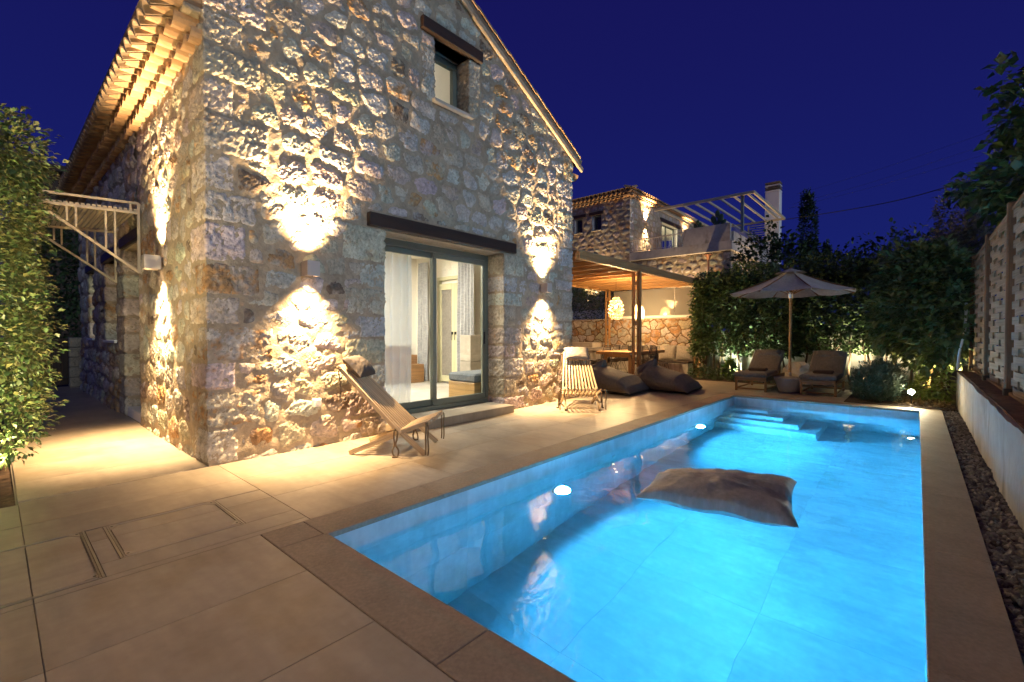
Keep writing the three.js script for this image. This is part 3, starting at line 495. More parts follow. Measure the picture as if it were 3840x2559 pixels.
  for (const [a, b] of [[PX0 - cw, -1.9], [-1.9, -0.7], [-0.7, PX1 + 0.245]]) cope(a, b, PZ1 - 0.263, PZ1 + lip);
  // water: a closed body, the top barely moving
  const W = new THREE.BoxGeometry(LX + 0.008, WATER - PF + 0.004, LZ + 0.008, 60, 1, 160).translate(mx, (WATER + PF - 0.004) / 2, mz), wp = W.attributes.position;
  for (let i = 0; i < wp.count; i++) if (wp.getY(i) > WATER - 0.01) wp.setY(i, WATER + 0.0020 * n3(wp.getX(i) * 1.9, wp.getZ(i) * 1.9, 1) + 0.0007 * n3(wp.getX(i) * 5, wp.getZ(i) * 5, 4));
  W.computeVertexNormals();
  struct('pool_water', W, new THREE.MeshPhysicalMaterial({ color: lin(1, 1, 1), roughness: 0.0, transmission: 1, thickness: 1.4, ior: 1.333, attenuationColor: lin(0.45, 0.86, 0.97), attenuationDistance: 4 }));
  // underwater lamps in the wall on the house side
  for (const [z, y, l] of [[-3.69, -0.68, 'round underwater lamp in the pool wall nearer the camera'], [-7.50, -0.80, 'round underwater lamp in the pool wall near the steps']]) {
    const t = thing('pool_light', l, 'pool light', [PX0, y, z], 0, 'underwater lamps');
    part('rim', new THREE.TorusGeometry(0.088, 0.012, 8, 28).rotateY(Math.PI / 2), mat.white, t);
    part('light_lens', [new THREE.SphereGeometry(0.08, 24, 6, 0, Math.PI * 2, 0, 1.2).scale(1, 0.25, 1).rotateZ(-Math.PI / 2)], glow(lin(0.55, 0.9, 1), 4), t);
    spot(lin(0.075, 0.50, 1), 45, [PX0 + 0.05, y, z], [PX0 + 3, y + 0.15, z], 1.5, 0.5, 4);
  }
  // gravel strip by the garden wall
  const peb = new THREE.IcosahedronGeometry(1, 1); { const p = peb.attributes.position; for (let i = 0; i < p.count; i++) { const k = 1 + 0.28 * n3(p.getX(i) * 1.3, p.getY(i) * 1.3, p.getZ(i) * 1.3); p.setXYZ(i, p.getX(i) * k, p.getY(i) * k * 0.6, p.getZ(i) * k); } peb.computeVertexNormals(); }
  const N = 5200, im = new THREE.InstancedMesh(peb, M([1, 1, 1], { roughness: 0.85 }), N), mtx = new THREE.Matrix4(), q = new THREE.Quaternion(), e = new THREE.Euler();
  for (let i = 0; i < N; i++) { const s = rr(0.010, 0.021); e.set(rr(0, 6), rr(0, 6), rr(0, 6)); q.setFromEuler(e); mtx.compose(V(rr(0.31, 0.495), rr(-0.045, -0.012), rr(-10.2, -0.3)), q, V(s * rr(0.8, 1.4), s, s * rr(0.8, 1.3))); im.setMatrixAt(i, mtx); const c = rr(0.05, 0.19); im.setColorAt(i, lin(c * 1.05, c * 0.95, c * rr(0.82, 0.95))); }
  im.name = 'gravel'; im.castShadow = im.receiveShadow = true; tag(im, 'dark pebbles filling the strip beside the garden wall', 'gravel', null, 'stuff'); scene.add(im);
}
function flipTri(g) { const p = g.attributes.position; for (let i = 0; i < p.count; i += 3) { const a = [p.getX(i), p.getY(i), p.getZ(i)]; p.setXYZ(i, p.getX(i + 1), p.getY(i + 1), p.getZ(i + 1)); p.setXYZ(i + 1, ...a); } g.computeVertexNormals(); }

// ---------------------------------------------------------------- garden wall and woven fence on the right
{
  const w = thing('garden_wall', 'low rendered retaining wall with stained face beside the gravel strip', 'wall', [0, 0, 0]);
  const g = new THREE.BoxGeometry(0.26, 0.70, 10.3, 4, 10, 120).translate(0.63, 0.24, -5.2), p = g.attributes.position;
  for (let i = 0; i < p.count; i++) { const y = p.getY(i), z = p.getZ(i); p.setX(i, p.getX(i) + 0.006 * n3(z * 1.3, y * 2, 0) + 0.01 * n3(z * 0.4, 0, 3)); if (y > 0.5) p.setY(i, 0.575 + 0.008 * n3(z * 3, p.getX(i) * 5, 2)); }
  g.computeVertexNormals(); metric(g); part('wall_face', g, mat.retaining, w);
  const c = new THREE.BoxGeometry(0.25, 0.02, 10.3, 8, 1, 160).translate(0.65, 0.588, -5.2), q = c.attributes.position; for (let i = 0; i < q.count; i++) if (q.getY(i) > 0.59) q.setY(i, 0.592 + 0.008 * n3(q.getX(i) * 12, q.getZ(i) * 6, 1)); c.computeVertexNormals(); metric(c); part('wall_cap', c, mat.wallCap, w);
  struct('garden_ground', metric(new THREE.BoxGeometry(14, 2.6, 30).translate(7.7, -0.72, -9)), mat.earth);
  // woven panels
  const Z = [-10.7, -8.52, -6.60, -4.70, -2.80], X = 0.70, Y0 = 0.60, Y1 = 2.42;
  for (let k = 0; k < 4; k++) {
    const f = thing('woven_fence_panel', ['weathered woven slat fence panel at the shrub end of the wall', 'weathered woven slat fence panel between the two tall posts', 'woven slat fence panel at the right frame edge', 'woven slat fence panel nearest the camera outside the frame'][k], 'fence panel', [X, 0, 0], 0, 'woven fence panels');
    const z0 = Z[k], z1 = Z[k + 1], n = 24, h = (Y1 - Y0) / n, laths = [0.2, 0.5, 0.8].map((t) => lerp(z0, z1, t));
    for (const z of laths) part('lath', cb(0.014, Y1 - Y0, 0.035, 0, (Y0 + Y1) / 2, z, 0.003), mat.fenceWood, f);
    for (const y of [Y0 + 0.012, Y1 - 0.01]) part('rail', cb(0.05, 0.03, z1 - z0 - 0.08, 0, y, (z0 + z1) / 2, 0.004), mat.fencePost, f);
    for (let i = 0; i < n; i++) {
      const y = Y0 + 0.02 + (i + 0.5) * (h - 0.002), ph = i % 2 ? 1 : -1, S = 18, P = [], U = [], I = [], hh = h * 0.985, jit = rr(-0.004, 0.004), sag = rr(-0.008, 0.008);
      for (let s = 0; s <= S; s++) {
        const t = s / S, z = lerp(z0 + 0.045, z1 - 0.045, t), x = ph * 0.017 * Math.cos(((t - 0.2) / 0.3) * Math.PI) + jit, yy = y + sag * Math.sin(t * 3.1), o = 0.0035;
        for (const [dx, dy] of [[o, -hh / 2], [o, hh / 2], [-o, hh / 2], [-o, -hh / 2]]) { P.push(x + dx, yy + dy, z); U.push(z + i * 0.7, yy + dy); }
      }
      for (let s = 0; s < S; s++) for (let e = 0; e < 4; e++) { const a = s * 4 + e, b = s * 4 + ((e + 1) % 4); I.push(a, a + 4, b, b, a + 4, b + 4); }
      const g = new THREE.BufferGeometry(); g.setAttribute('position', new THREE.Float32BufferAttribute(P, 3)); g.setAttribute('uv', new THREE.Float32BufferAttribute(U, 2)); g.setIndex(I); const gg = g.toNonIndexed(); gg.computeVertexNormals(); part('slat', gg, mat.fenceWood, f);
    }
  }
  Z.slice(0, 4).forEach((z, k) => { const t = thing('fence_post', ['grey timber fence post at the shrub end', 'round edged brown fence post second from the shrubs', 'tall brown fence post nearest the right frame edge', 'fence post outside the frame nearest the camera'][k], 'fence post', [X - 0.015, 0, z], 0, 'fence posts'); part('post', cb(0.075, Y1 - Y0 + 0.06, 0.075, 0, (Y0 + Y1) / 2 + 0.03, 0, 0.012), mat.fencePost, t); part('post_foot', cb(0.09, 0.08, 0.09, 0, Y0 + 0.02, 0, 0.004), mat.black, t); });
}

// ---------------------------------------------------------------- wall lamps
function wallLamp(pos, turn, label, I = 30, ang = 0.86, down = 1) { // body .1 wide, .15 high, standing .115 proud of the wall; local +x points away from the wall
  const t = thing('wall_lamp', label, 'wall lamp', pos, turn, 'up and down wall lamps'); I *= 1.75;
  for (const z of [-0.062, 0.062]) part('body', cb(0.14, 0.15, 0.006, 0.077, 0, z, 0.001), mat.lampBody, t);
  part('body', cb(0.006, 0.15, 0.13, 0.148, 0, 0, 0.001), mat.lampBody, t); part('wall_plate', cb(0.012, 0.13, 0.09, 0.002, 0, 0, 0.001), mat.lampBody, t); part('core', cb(0.13, 0.09, 0.116, 0.077, 0, 0, 0.001), mat.lampBody, t);
  for (const s of [-1, 1]) part('light_lens', disc(0.034, 0, 0, 0).rotateX(-s * Math.PI / 2).translate(0.095, s * 0.05, 0), glow(WARM, 14), t);
  t.updateMatrixWorld(true); const a = t.localToWorld(V(0.112, 0, 0));
  for (const s of [-1, 1]) { spot(WARM, I * (s > 0 ? 0.12 : 0.13 * down), [a.x, a.y + s * 0.062, a.z], [a.x, a.y + s * 2, a.z], ang, 0.25, 1.2); spot(WARM, I * (s > 0 ? 2.0 : 1.25 * down), [a.x, a.y + s * 0.064, a.z], [a.x, a.y + s * 2, a.z], s > 0 ? 0.72 : 0.7, 1, 1.2); }
  return t;
}
wallLamp([F + 0.03, 1.86, -2.17], 0, 'square up and down wall lamp left of the sliding door', 30);
wallLamp([F + 0.03, 1.96, -6.15], 0, 'square up and down wall lamp right of the sliding door', 30);
wallLamp([-6.32, 1.98, L + 0.03], -Math.PI / 2, 'square up and down wall lamp on the side wall by the canopy', 22, 0.80, 1.8);
wallLamp([-8.2, 2.08, HR - 0.0], Math.PI / 2, 'up and down wall lamp on the rear wall facing the pergola', 30);
{ // socket
  const t = thing('power_socket', 'white outdoor power socket low on the stone facade', 'socket', [F + 0.035, 0.47, -2.26]);
  part('case', cb(0.05, 0.085, 0.085, 0, 0, 0, 0.008), mat.white, t); part('socket_face', new THREE.CylinderGeometry(0.026, 0.026, 0.006, 20).rotateZ(Math.PI / 2).translate(0.027, 0, 0), M([0.5, 0.5, 0.48]), t);
}
{ // unseen wall and lamp, added behind the camera to warm the foreground paving
  const w = thing('added_lamp_wall', 'rendered wall added behind the viewpoint to carry a lamp', 'wall', [-2.2, 0, 3.2]); part('wall_face', cb(7, 3.2, 0.3, 0, 1.6, 0, 0.01), mat.plaster, w);
  wallLamp([-2.6, 2.0, 3.05], Math.PI / 2, 'added up and down wall lamp behind the viewpoint, warming the foreground paving', 115, 1.0);
}
// ---------------------------------------------------------------- rooms behind the glass
{
  const lamp = (x, y, z, w, d, I, label) => { const t = thing('ceiling_light', label, 'ceiling light', [x, y, z]); part('housing', cb(w + 0.04, 0.03, d + 0.04, 0, 0.018, 0, 0.004), mat.white, t); part('light_panel', new THREE.PlaneGeometry(w, d).rotateX(Math.PI / 2), glow(COOLROOM, 3), t); const a = new THREE.RectAreaLight(COOLROOM, I, w, d); a.position.set(x, y - 0.012, z); a.rotation.x = -Math.PI / 2; a.name = 'ceiling_lamp'; scene.add(a); };
  lamp(-7.0, 2.9, -4.2, 0.9, 0.9, 85, 'flat square ceiling light in the living room'); lamp(-10.8, 2.9, -4.0, 0.6, 0.6, 75, 'flat square ceiling light in the side room');
  { const t = thing('ceiling_light', 'hanging globe light in the upper room', 'ceiling light', [-6.7, 4.9, -4.17]); part('light_globe', new THREE.SphereGeometry(0.1, 14, 10), glow(COOLROOM, 5), t); part('cord', cyl(0.004, 0.004, 0.7, 0, 0.1, 0, 6), mat.black, t); point(COOLROOM, 1.5, [-6.7, 4.9, -4.17], 5); }
  // curtains: wavy hung cloth
  const curtain = (x0, z0, x1, z1, y0, y1, waves, amp, m, label, g) => {
    const S = waves * 10, H = 12, P = [], U = [], I = [], dx = x1 - x0, dz = z1 - z0, Ln = Math.hypot(dx, dz), nx = -dz / Ln, nz = dx / Ln, sd = x0 * 3 + z0;
    for (let j = 0; j <= H; j++) for (let i = 0; i <= S; i++) { const t = i / S, v = j / H, a = amp * (0.55 + 0.45 * (1 - v)) * Math.sin(t * waves * 6.283 + 0.8 * n3(t * 3, v * 1.2, sd)) + 0.012 * n3(t * 2, v * 2, sd + 5), sq = 1 + 0.06 * Math.sin(v * 3) ; P.push(x0 + dx * (0.5 + (t - 0.5) * sq) + nx * a, lerp(y0, y1, v), z0 + dz * (0.5 + (t - 0.5) * sq) + nz * a); U.push(t * Ln, v * (y1 - y0)); }
    for (let j = 0; j < H; j++) for (let i = 0; i < S; i++) { const a = j * (S + 1) + i; I.push(a, a + 1, a + S + 2, a, a + S + 2, a + S + 1); }
    const ge = new THREE.BufferGeometry(); ge.setAttribute('position', new THREE.Float32BufferAttribute(P, 3)); ge.setAttribute('uv', new THREE.Float32BufferAttribute(U, 2)); ge.setIndex(I); ge.computeVertexNormals(); single('curtain', ge, m, label, 'curtain', 'curtains indoors');
  };
  curtain(-5.42, -3.2, -5.42, -3.95, 0.13, 2.86, 6, 0.035, mat.sheer, 'sheer white curtain hanging behind the left door panel');
  const gc = M([0.48, 0.48, 0.49], { map: T.cloth, roughness: 0.95 });
  curtain(-8.60, -6.50, -8.28, -6.50, 0.13, 2.8, 4, 0.035, gc, 'grey curtain hanging left of the olive double door');
  curtain(-8.04, -6.4, -7.84, -6.4, 0.13, 2.86, 3, 0.03, mat.curtain, 'white curtain hanging by the left leaf of the olive double door');
  curtain(-7.08, -6.35, -6.62, -6.35, 0.13, 2.86, 5, 0.04, gc, 'grey curtain hanging right of the olive double door');
  const d = thing('double_door', 'olive framed double door with grey panels at the back of the room', 'door', [-7.43, 0.115, -6.58]);
  for (const s of [-1, 1]) {
    const lf = grp('door_leaf', d); lf.position.x = s * 0.26;
    for (const q of [-1, 1]) part('stile', cb(0.085, 2.14, 0.05, q * 0.215, 1.09, 0, 0.004), mat.aluDoor, lf);
    for (const y of [0.10, 2.10]) part('rail', cb(0.34, 0.13, 0.05, 0, y, 0, 0.004), mat.aluDoor, lf);
    part('panel', cb(0.345, 1.87, 0.02, 0, 1.10, -0.01, 0.002), M([0.30, 0.27, 0.23], { map: T.cloth }), lf);
    part('handle', [cb(0.012, 0.16, 0.012, -s * 0.21, 1.02, 0.06, 0.003), cb(0.03, 0.06, 0.04, -s * 0.21, 1.09, 0.04, 0.003)], mat.black, lf);
  }
  for (const x of [-0.53, 0.53]) part('door_frame', cb(0.06, 2.24, 0.09, x, 1.12, -0.01, 0.004), mat.aluDoor, d); part('door_frame', cb(1.12, 0.07, 0.09, 0, 2.28, -0.01, 0.004), mat.aluDoor, d);
  const stw = M([0.42, 0.25, 0.12], { map: T.wood, roughness: 0.5 }), s = thing('staircase', 'brown wooden stair starting beside the grey curtain', 'stairs', [-8.3, 0.115, -6.0]);
  for (let i = 0; i < 4; i++) part('tread', cb(0.30, 0.2 * (i + 2), 0.8, -0.30 - i * 0.0 + 0.18 - i * 0.24, 0.1 * (i + 2), 0.0, 0.006), stw, s);
  const so = thing('sofa', 'built-in wooden sofa base with grey seat cushion behind the right panel', 'sofa', [-5.58, 0.115, -5.72]);
  part('base', cb(0.62, 0.28, 1.3, 0, 0.15, 0, 0.006), M([0.58, 0.40, 0.17], { map: T.wood, roughness: 0.5 }), so); part('seat_cushion', cb(0.66, 0.14, 1.3, 0, 0.365, 0, 0.03), M([0.16, 0.18, 0.2], { map: T.cloth, roughness: 0.95 }), so);
  const ch = thing('stone_plinth', 'grey stone block standing behind the sofa', 'plinth', [-6.46, 0.115, -6.15]); part('block', cb(0.3, 0.55, 0.36, 0, 0.275, 0, 0.01), mat.retaining, ch); part('block', cb(0.3, 0.5, 0.36, 0.004, 0.805, 0, 0.01), mat.retaining, ch);
}

// ---------------------------------------------------------------- side canopy on iron brackets, gate
{
  const c = thing('door_canopy', 'cream iron bracket canopy with slatted deck over the side door', 'canopy', [0, 0, 0]);
  const bracket = (x) => {
    const z0 = L + 0.03, z1 = -0.40, B = (n, a, b, w = 0.03) => part(n, bar(a, b, w, w, V(1, 0, 0), 0.003), mat.creamMetal, c);
    B('wall_bar', V(x, 1.96, z0), V(x, 2.84, z0)); B('top_bar', V(x, 2.72, z0), V(x, 2.68, z1), 0.035); B('diagonal', V(x, 1.98, z0 + 0.01), V(x, 2.66, z1 + 0.05), 0.03);
    for (const t of [0.27, 0.37, 0.68, 0.77]) { const z = lerp(z0, z1, t), yb = lerp(1.98, 2.66, t); B('strut', V(x, yb, z), V(x, 2.70, z), 0.022); }
    B('upper_rail', V(x, 2.84, z0), V(x, 2.80, z1 + 0.02), 0.028); B('rail_post', V(x, 2.7, z0 + 0.08), V(x, 2.83, z0 + 0.08), 0.022);
  };
  bracket(-7.40); bracket(-9.05);
  part('front_rail', bar(V(-7.40, 2.80, -0.40), V(-9.05, 2.80, -0.40), 0.03, 0.03), mat.creamMetal, c); part('front_bar', bar(V(-7.40, 2.69, -0.40), V(-9.05, 2.69, -0.40), 0.035, 0.035), mat.creamMetal, c);
  for (let i = 0; i < 17; i++) { const z = lerp(L + 0.06, -0.44, i / 16); part('deck_slat', cb(1.66, 0.022, 0.036, -8.225, 2.755 - 0.045 * (i / 16), z, 0.002), mat.creamMetal, c); }
  const gt = thing('garden_gate', 'dark plank gate at the end of the side path', 'gate', [-14.3, 0, -0.62]);
  for (let i = 0; i < 8; i++) part('plank', cb(0.03, 1.04, 0.125, 0, 0.57, -0.46 + i * 0.132, 0.004), mat.gateWood, gt);
  for (const y of [0.22, 0.95]) part('ledge', cb(0.03, 0.09, 1.04, 0.031, y, 0, 0.004), mat.gateWood, gt); for (const y of [0.22, 0.95]) part('hinge', cb(0.008, 0.03, 0.3, 0.052, y, -0.36, 0.002), mat.black, gt);
  const gp = thing('gate_pier', 'pale stone pier carrying the plank gate', 'pier', [-14.3, 0, -1.26]); for (let i = 0; i < 5; i++) part('block', cb(0.34, 0.215, 0.24, rr(-0.01, 0.01), 0.11 + i * 0.222, 0, 0.015), M([0.5, 0.42, 0.3], { map: T.stoneCol, bumpMap: T.stoneBump, bumpScale: 0.01 }), gp);
}

// ---------------------------------------------------------------- folding slat chairs
function slatChair(pos, turn, label, cushionMat) { // local +x forward, z across
  const t = thing('slat_chair', label, 'deck chair', pos, turn, 'slatted wooden deck chairs'), N = 11;
  const put = (n, a, b, w = 0.022, h = 0.042) => part(n, bar(a, b, w, h, V(0, 1, 0).cross(V().subVectors(b, a).normalize()).length() > 0.1 ? V(0, 1, 0) : V(1, 0, 0), 0.004), mat.chairWood, t);
  for (let i = 0; i < N; i++) {
    const k = (i / (N - 1) - 0.5) * 2, zt = k * 0.20, zb = k * 0.285, out = i === 1 || i === N - 2;
    put('back_slat', V(-0.16, 0.87, zt), V(0.50, 0.215, zb)); if (out) put('front_leg', V(0.40, 0.315, zb * 0.985 + Math.sign(k) * 0.027), V(0.74, 0.012, zb + Math.sign(k) * 0.035), 0.028, 0.05);
  }
  for (let i = 0; i < N - 1; i++) { const k = ((i + 0.5) / (N - 1) - 0.5) * 2, z = k * 0.285, out = i === 0 || i === N - 2; put('seat_slat', V(0.36, 0.185, z), V(0.80, 0.335, z * 1.08)); if (out) put('rear_leg', V(0.42, 0.19, z + Math.sign(k) * 0.002), V(-0.02, 0.016, z + Math.sign(k) * 0.012), 0.028, 0.05); }
  // rope ties threaded across and hanging at the ends
  const rope = (pts, r = 0.008, seg = 40) => part('rope', tube(pts, r, seg, 6), mat.rope, t);
  rope([[-0.13, 0.845, -0.25], [-0.12, 0.85, 0], [-0.13, 0.845, 0.25]]); rope([[0.46, 0.255, -0.31], [0.46, 0.262, 0], [0.46, 0.255, 0.31]]); rope([[0.77, 0.325, -0.34], [0.77, 0.33, 0], [0.77, 0.325, 0.34]]);
  for (const s of [1, -1]) {
    rope([[0.46, 0.255, s * 0.31], [0.46, 0.27, s * 0.335], [0.455, 0.2, s * 0.345], [0.46, 0.12, s * 0.34], [0.445, 0.06, s * 0.355], [0.46, 0.012, s * 0.35], [0.50, 0.010, s * 0.37]]);
    rope([[0.47, 0.26, s * 0.32], [0.49, 0.24, s * 0.34], [0.485, 0.17, s * 0.345], [0.475, 0.12, s * 0.35], [0.50, 0.07, s * 0.345], [0.495, 0.012, s * 0.36], [0.45, 0.010, s * 0.38]]);
    rope([[0.77, 0.325, s * 0.33], [0.775, 0.335, s * 0.35], [0.77, 0.22, s * 0.352], [0.772, 0.1, s * 0.354], [0.768, 0.03, s * 0.352]]); rope([[0.775, 0.33, s * 0.335], [0.795, 0.3, s * 0.352], [0.792, 0.2, s * 0.354], [0.796, 0.08, s * 0.352], [0.79, 0.025, s * 0.354]]);
    rope([[-0.13, 0.845, s * 0.23], [-0.135, 0.82, s * 0.245], [-0.12, 0.72, s * 0.245], [-0.125, 0.6, s * 0.243], [-0.118, 0.52, s * 0.244]], 0.007);
  }
  const p = pillow(0.42, 0.28, 0.15, pos[2]); p.applyMatrix4(new THREE.Matrix4().makeBasis(V(0, 0, -1), V(-0.71, 0.705, 0), V(0.705, 0.71, 0)).setPosition(-0.02, 0.855, 0));
  part('head_cushion', p, cushionMat, t);
  return t;
}
// stuffed cushion: w along x, h along y, thickness d along z, pinched at its corners
function pillow(w, h, d, seed = 1, n = 18, crease = 0.006) {
  const P = [], U = [], I = [];
  for (const s of [1, -1]) {
    const o = P.length / 3;
    for (let j = 0; j <= n; j++) for (let i = 0; i <= n; i++) {
      const u = (i / n) * 2 - 1, v = (j / n) * 2 - 1, e = Math.pow(Math.max(0, (1 - u * u) * (1 - v * v)), 0.38), pin = 1 - 0.07 * (1 - u * u) * 1, pv = 1 - 0.07 * (1 - v * v);
      const edge = Math.max(Math.abs(u), Math.abs(v)); P.push((w / 2) * u * pv, (h / 2) * v * pin, s * (d / 2) * e + (edge < 0.999 ? crease * n3(u * 3 + seed, v * 3, s) * e + crease * 0.7 * n3(u * 8, v * 2.5 + seed, s) * e : 0)); U.push((w * u) / 2, (h * v) / 2);
    }
    for (let j = 0; j < n; j++) for (let i = 0; i < n; i++) { const a = o + j * (n + 1) + i; s > 0 ? I.push(a, a + 1, a + n + 2, a, a + n + 2, a + n + 1) : I.push(a, a + n + 2, a + 1, a, a + n + 1, a + n + 2); }
  }
  const g = new THREE.BufferGeometry(); g.setAttribute('position', new THREE.Float32BufferAttribute(P, 3)); g.setAttribute('uv', new THREE.Float32BufferAttribute(U, 2)); g.setIndex(I); g.computeVertexNormals(); return g;
}
// forward of the first chair: (.79, -.61) in plan
slatChair([-4.36, 0, -2.56], Math.atan2(0.61, 0.79), 'slatted wooden deck chair left of the sliding door with rope ties', M([0.115, 0.095, 0.085], { map: T.cloth, bumpMap: T.weave, bumpScale: 0.0006, roughness: 0.95 }));
slatChair([-4.35, 0, -6.60], -0.863, 'slatted wooden deck chair at the far corner of the house, facing the pool', M([0.27, 0.235, 0.20], { map: T.cloth, bumpMap: T.weave, bumpScale: 0.0006, roughness: 0.95 }));

// ---------------------------------------------------------------- bean bags
function beanBag(pos, turn, label, sc = 1) { // long loaf on the ground with a flat pinched toe (+x) and a pointed back (-x) rising
  const t = thing('bean_bag', label, 'bean bag', pos, turn, 'brown bean bags on the paving'), nu = 40, nv = 36, P = [], U = [], I = [];
  const key = [[0, 0.72, 0.045, 0.02, 0.50], [0.08, 0.64, 0.10, 0.10, 0.51], [0.2, 0.44, 0.17, 0.18, 0.50], [0.4, 0.10, 0.215, 0.225, 0.47], [0.58, -0.13, 0.255, 0.262, 0.45], [0.72, -0.27, 0.30, 0.25, 0.40], [0.82, -0.28, 0.38, 0.20, 0.31], [0.91, -0.21, 0.50, 0.13, 0.19], [0.97, -0.14, 0.60, 0.07, 0.09], [1, -0.11, 0.66, 0.02, 0.04]];
  const cur = new THREE.CatmullRomCurve3(key.map((k) => V(k[1], k[2], 0))), at = (q, c) => { let i = 0; while (i < key.length - 2 && key[i + 1][0] < q) i++; const a = key[i], b = key[i + 1], f = clamp((q - a[0]) / (b[0] - a[0])); return lerp(a[c], b[c], f * f * (3 - 2 * f)); };
  for (let i = 0; i <= nu; i++) {
    const q = i / nu, x = at(q, 1), y = at(q, 2), hh = at(q, 3), w = at(q, 4);
    const q2 = Math.min(1, q + 0.02), q1 = Math.max(0, q - 0.02), tx = at(q2, 1) - at(q1, 1), ty = at(q2, 2) - at(q1, 2), ln = Math.hypot(tx, ty) || 1, nx = ty / ln, ny = -tx / ln;
    const bend = sstep(0.5, 0.8, q);
    for (let j = 0; j <= nv; j++) {
      const a = (j / nv) * Math.PI * 2, ca = Math.cos(a), sa = Math.sin(a), ex = Math.sign(ca) * Math.pow(Math.abs(ca), 0.75), ey = Math.sign(sa) * Math.pow(Math.abs(sa), 0.8), wr = 1 + 0.03 * n3(q * 9, ca * 1.5, sa * 1.5 + 3) * (1 - q) + 0.07 * sstep(0.6, 0.85, q) * n3(q * 26, ca * 1.2, sa * 1.2);
      let dx = lerp(0, nx, bend), dy = lerp(1, ny, bend);
      let X = x + dx * hh * ey * wr, Y = y + dy * hh * ey * wr, Zz = w * ex * wr; if (Y < 0.004) Y = 0.004 + 0.003 * (1 + sa);
      P.push(X, Y, Zz); U.push(q * 1.6, (j / nv) * 2.2);
    }
  }
  for (let i = 0; i < nu; i++) for (let j = 0; j < nv; j++) { const a = i * (nv + 1) + j, b = a + nv + 1; I.push(a, a + 1, b, a + 1, b + 1, b); }
  const g = new THREE.BufferGeometry(); g.setAttribute('position', new THREE.Float32BufferAttribute(P, 3)); g.setAttribute('uv', new THREE.Float32BufferAttribute(U, 2)); g.setIndex(I); g.computeVertexNormals(); g.scale(sc, sc, sc * 1.2);
  part('sack', g, mat.fabricBag, t);
  part('toe_seam', tube([[0.705 * sc, 0.022 * sc, -0.58 * sc], [0.715 * sc, 0.03 * sc, 0], [0.705 * sc, 0.022 * sc, 0.58 * sc]], 0.007, 20, 6), mat.fabricBag, t);
  part('carry_loop', tube([[-0.13 * sc, 0.63 * sc, 0.02], [-0.19 * sc, 0.66 * sc, 0.0], [-0.22 * sc, 0.58 * sc, 0], [-0.23 * sc, 0.53 * sc, -0.01]], 0.008, 16, 6), mat.fabricBag, t);
  return t;
}
beanBag([-4.80, 0, -8.50], 0.06, 'brown bean bag lounger in front of the pergola post, nearer the house', 0.98);
beanBag([-4.10, 0, -9.43], 0.1, 'brown bean bag lounger nearer the pool, behind the other bean bag', 1.0);
{ // floating cushion on the water
  const t = thing('floating_cushion', 'big grey brown cushion floating on the pool water', 'pool cushion', [-1.22, WATER + 0.035, -3.97], 0);
  const g = pillow(1.12, 0.92, 0.33, 9, 40, 0.012); g.rotateX(-Math.PI / 2); const p = g.attributes.position;
  for (let i = 0; i < p.count; i++) { const x = p.getX(i), z = p.getZ(i); p.setY(i, p.getY(i) * (p.getY(i) < 0 ? 0.5 : 0.95) + 0.05 * (x / 0.6) * (z < 0 ? 1 : -0.1) + 0.02 * n3(x * 2, z * 2, 5)); } g.computeVertexNormals();
  const m = part('cover', g, M([0.40, 0.365, 0.335], { map: T.cloth, bumpMap: T.weave, bumpScale: 0.0006, roughness: 0.6 }), t); m.rotation.y = 0.18;
}
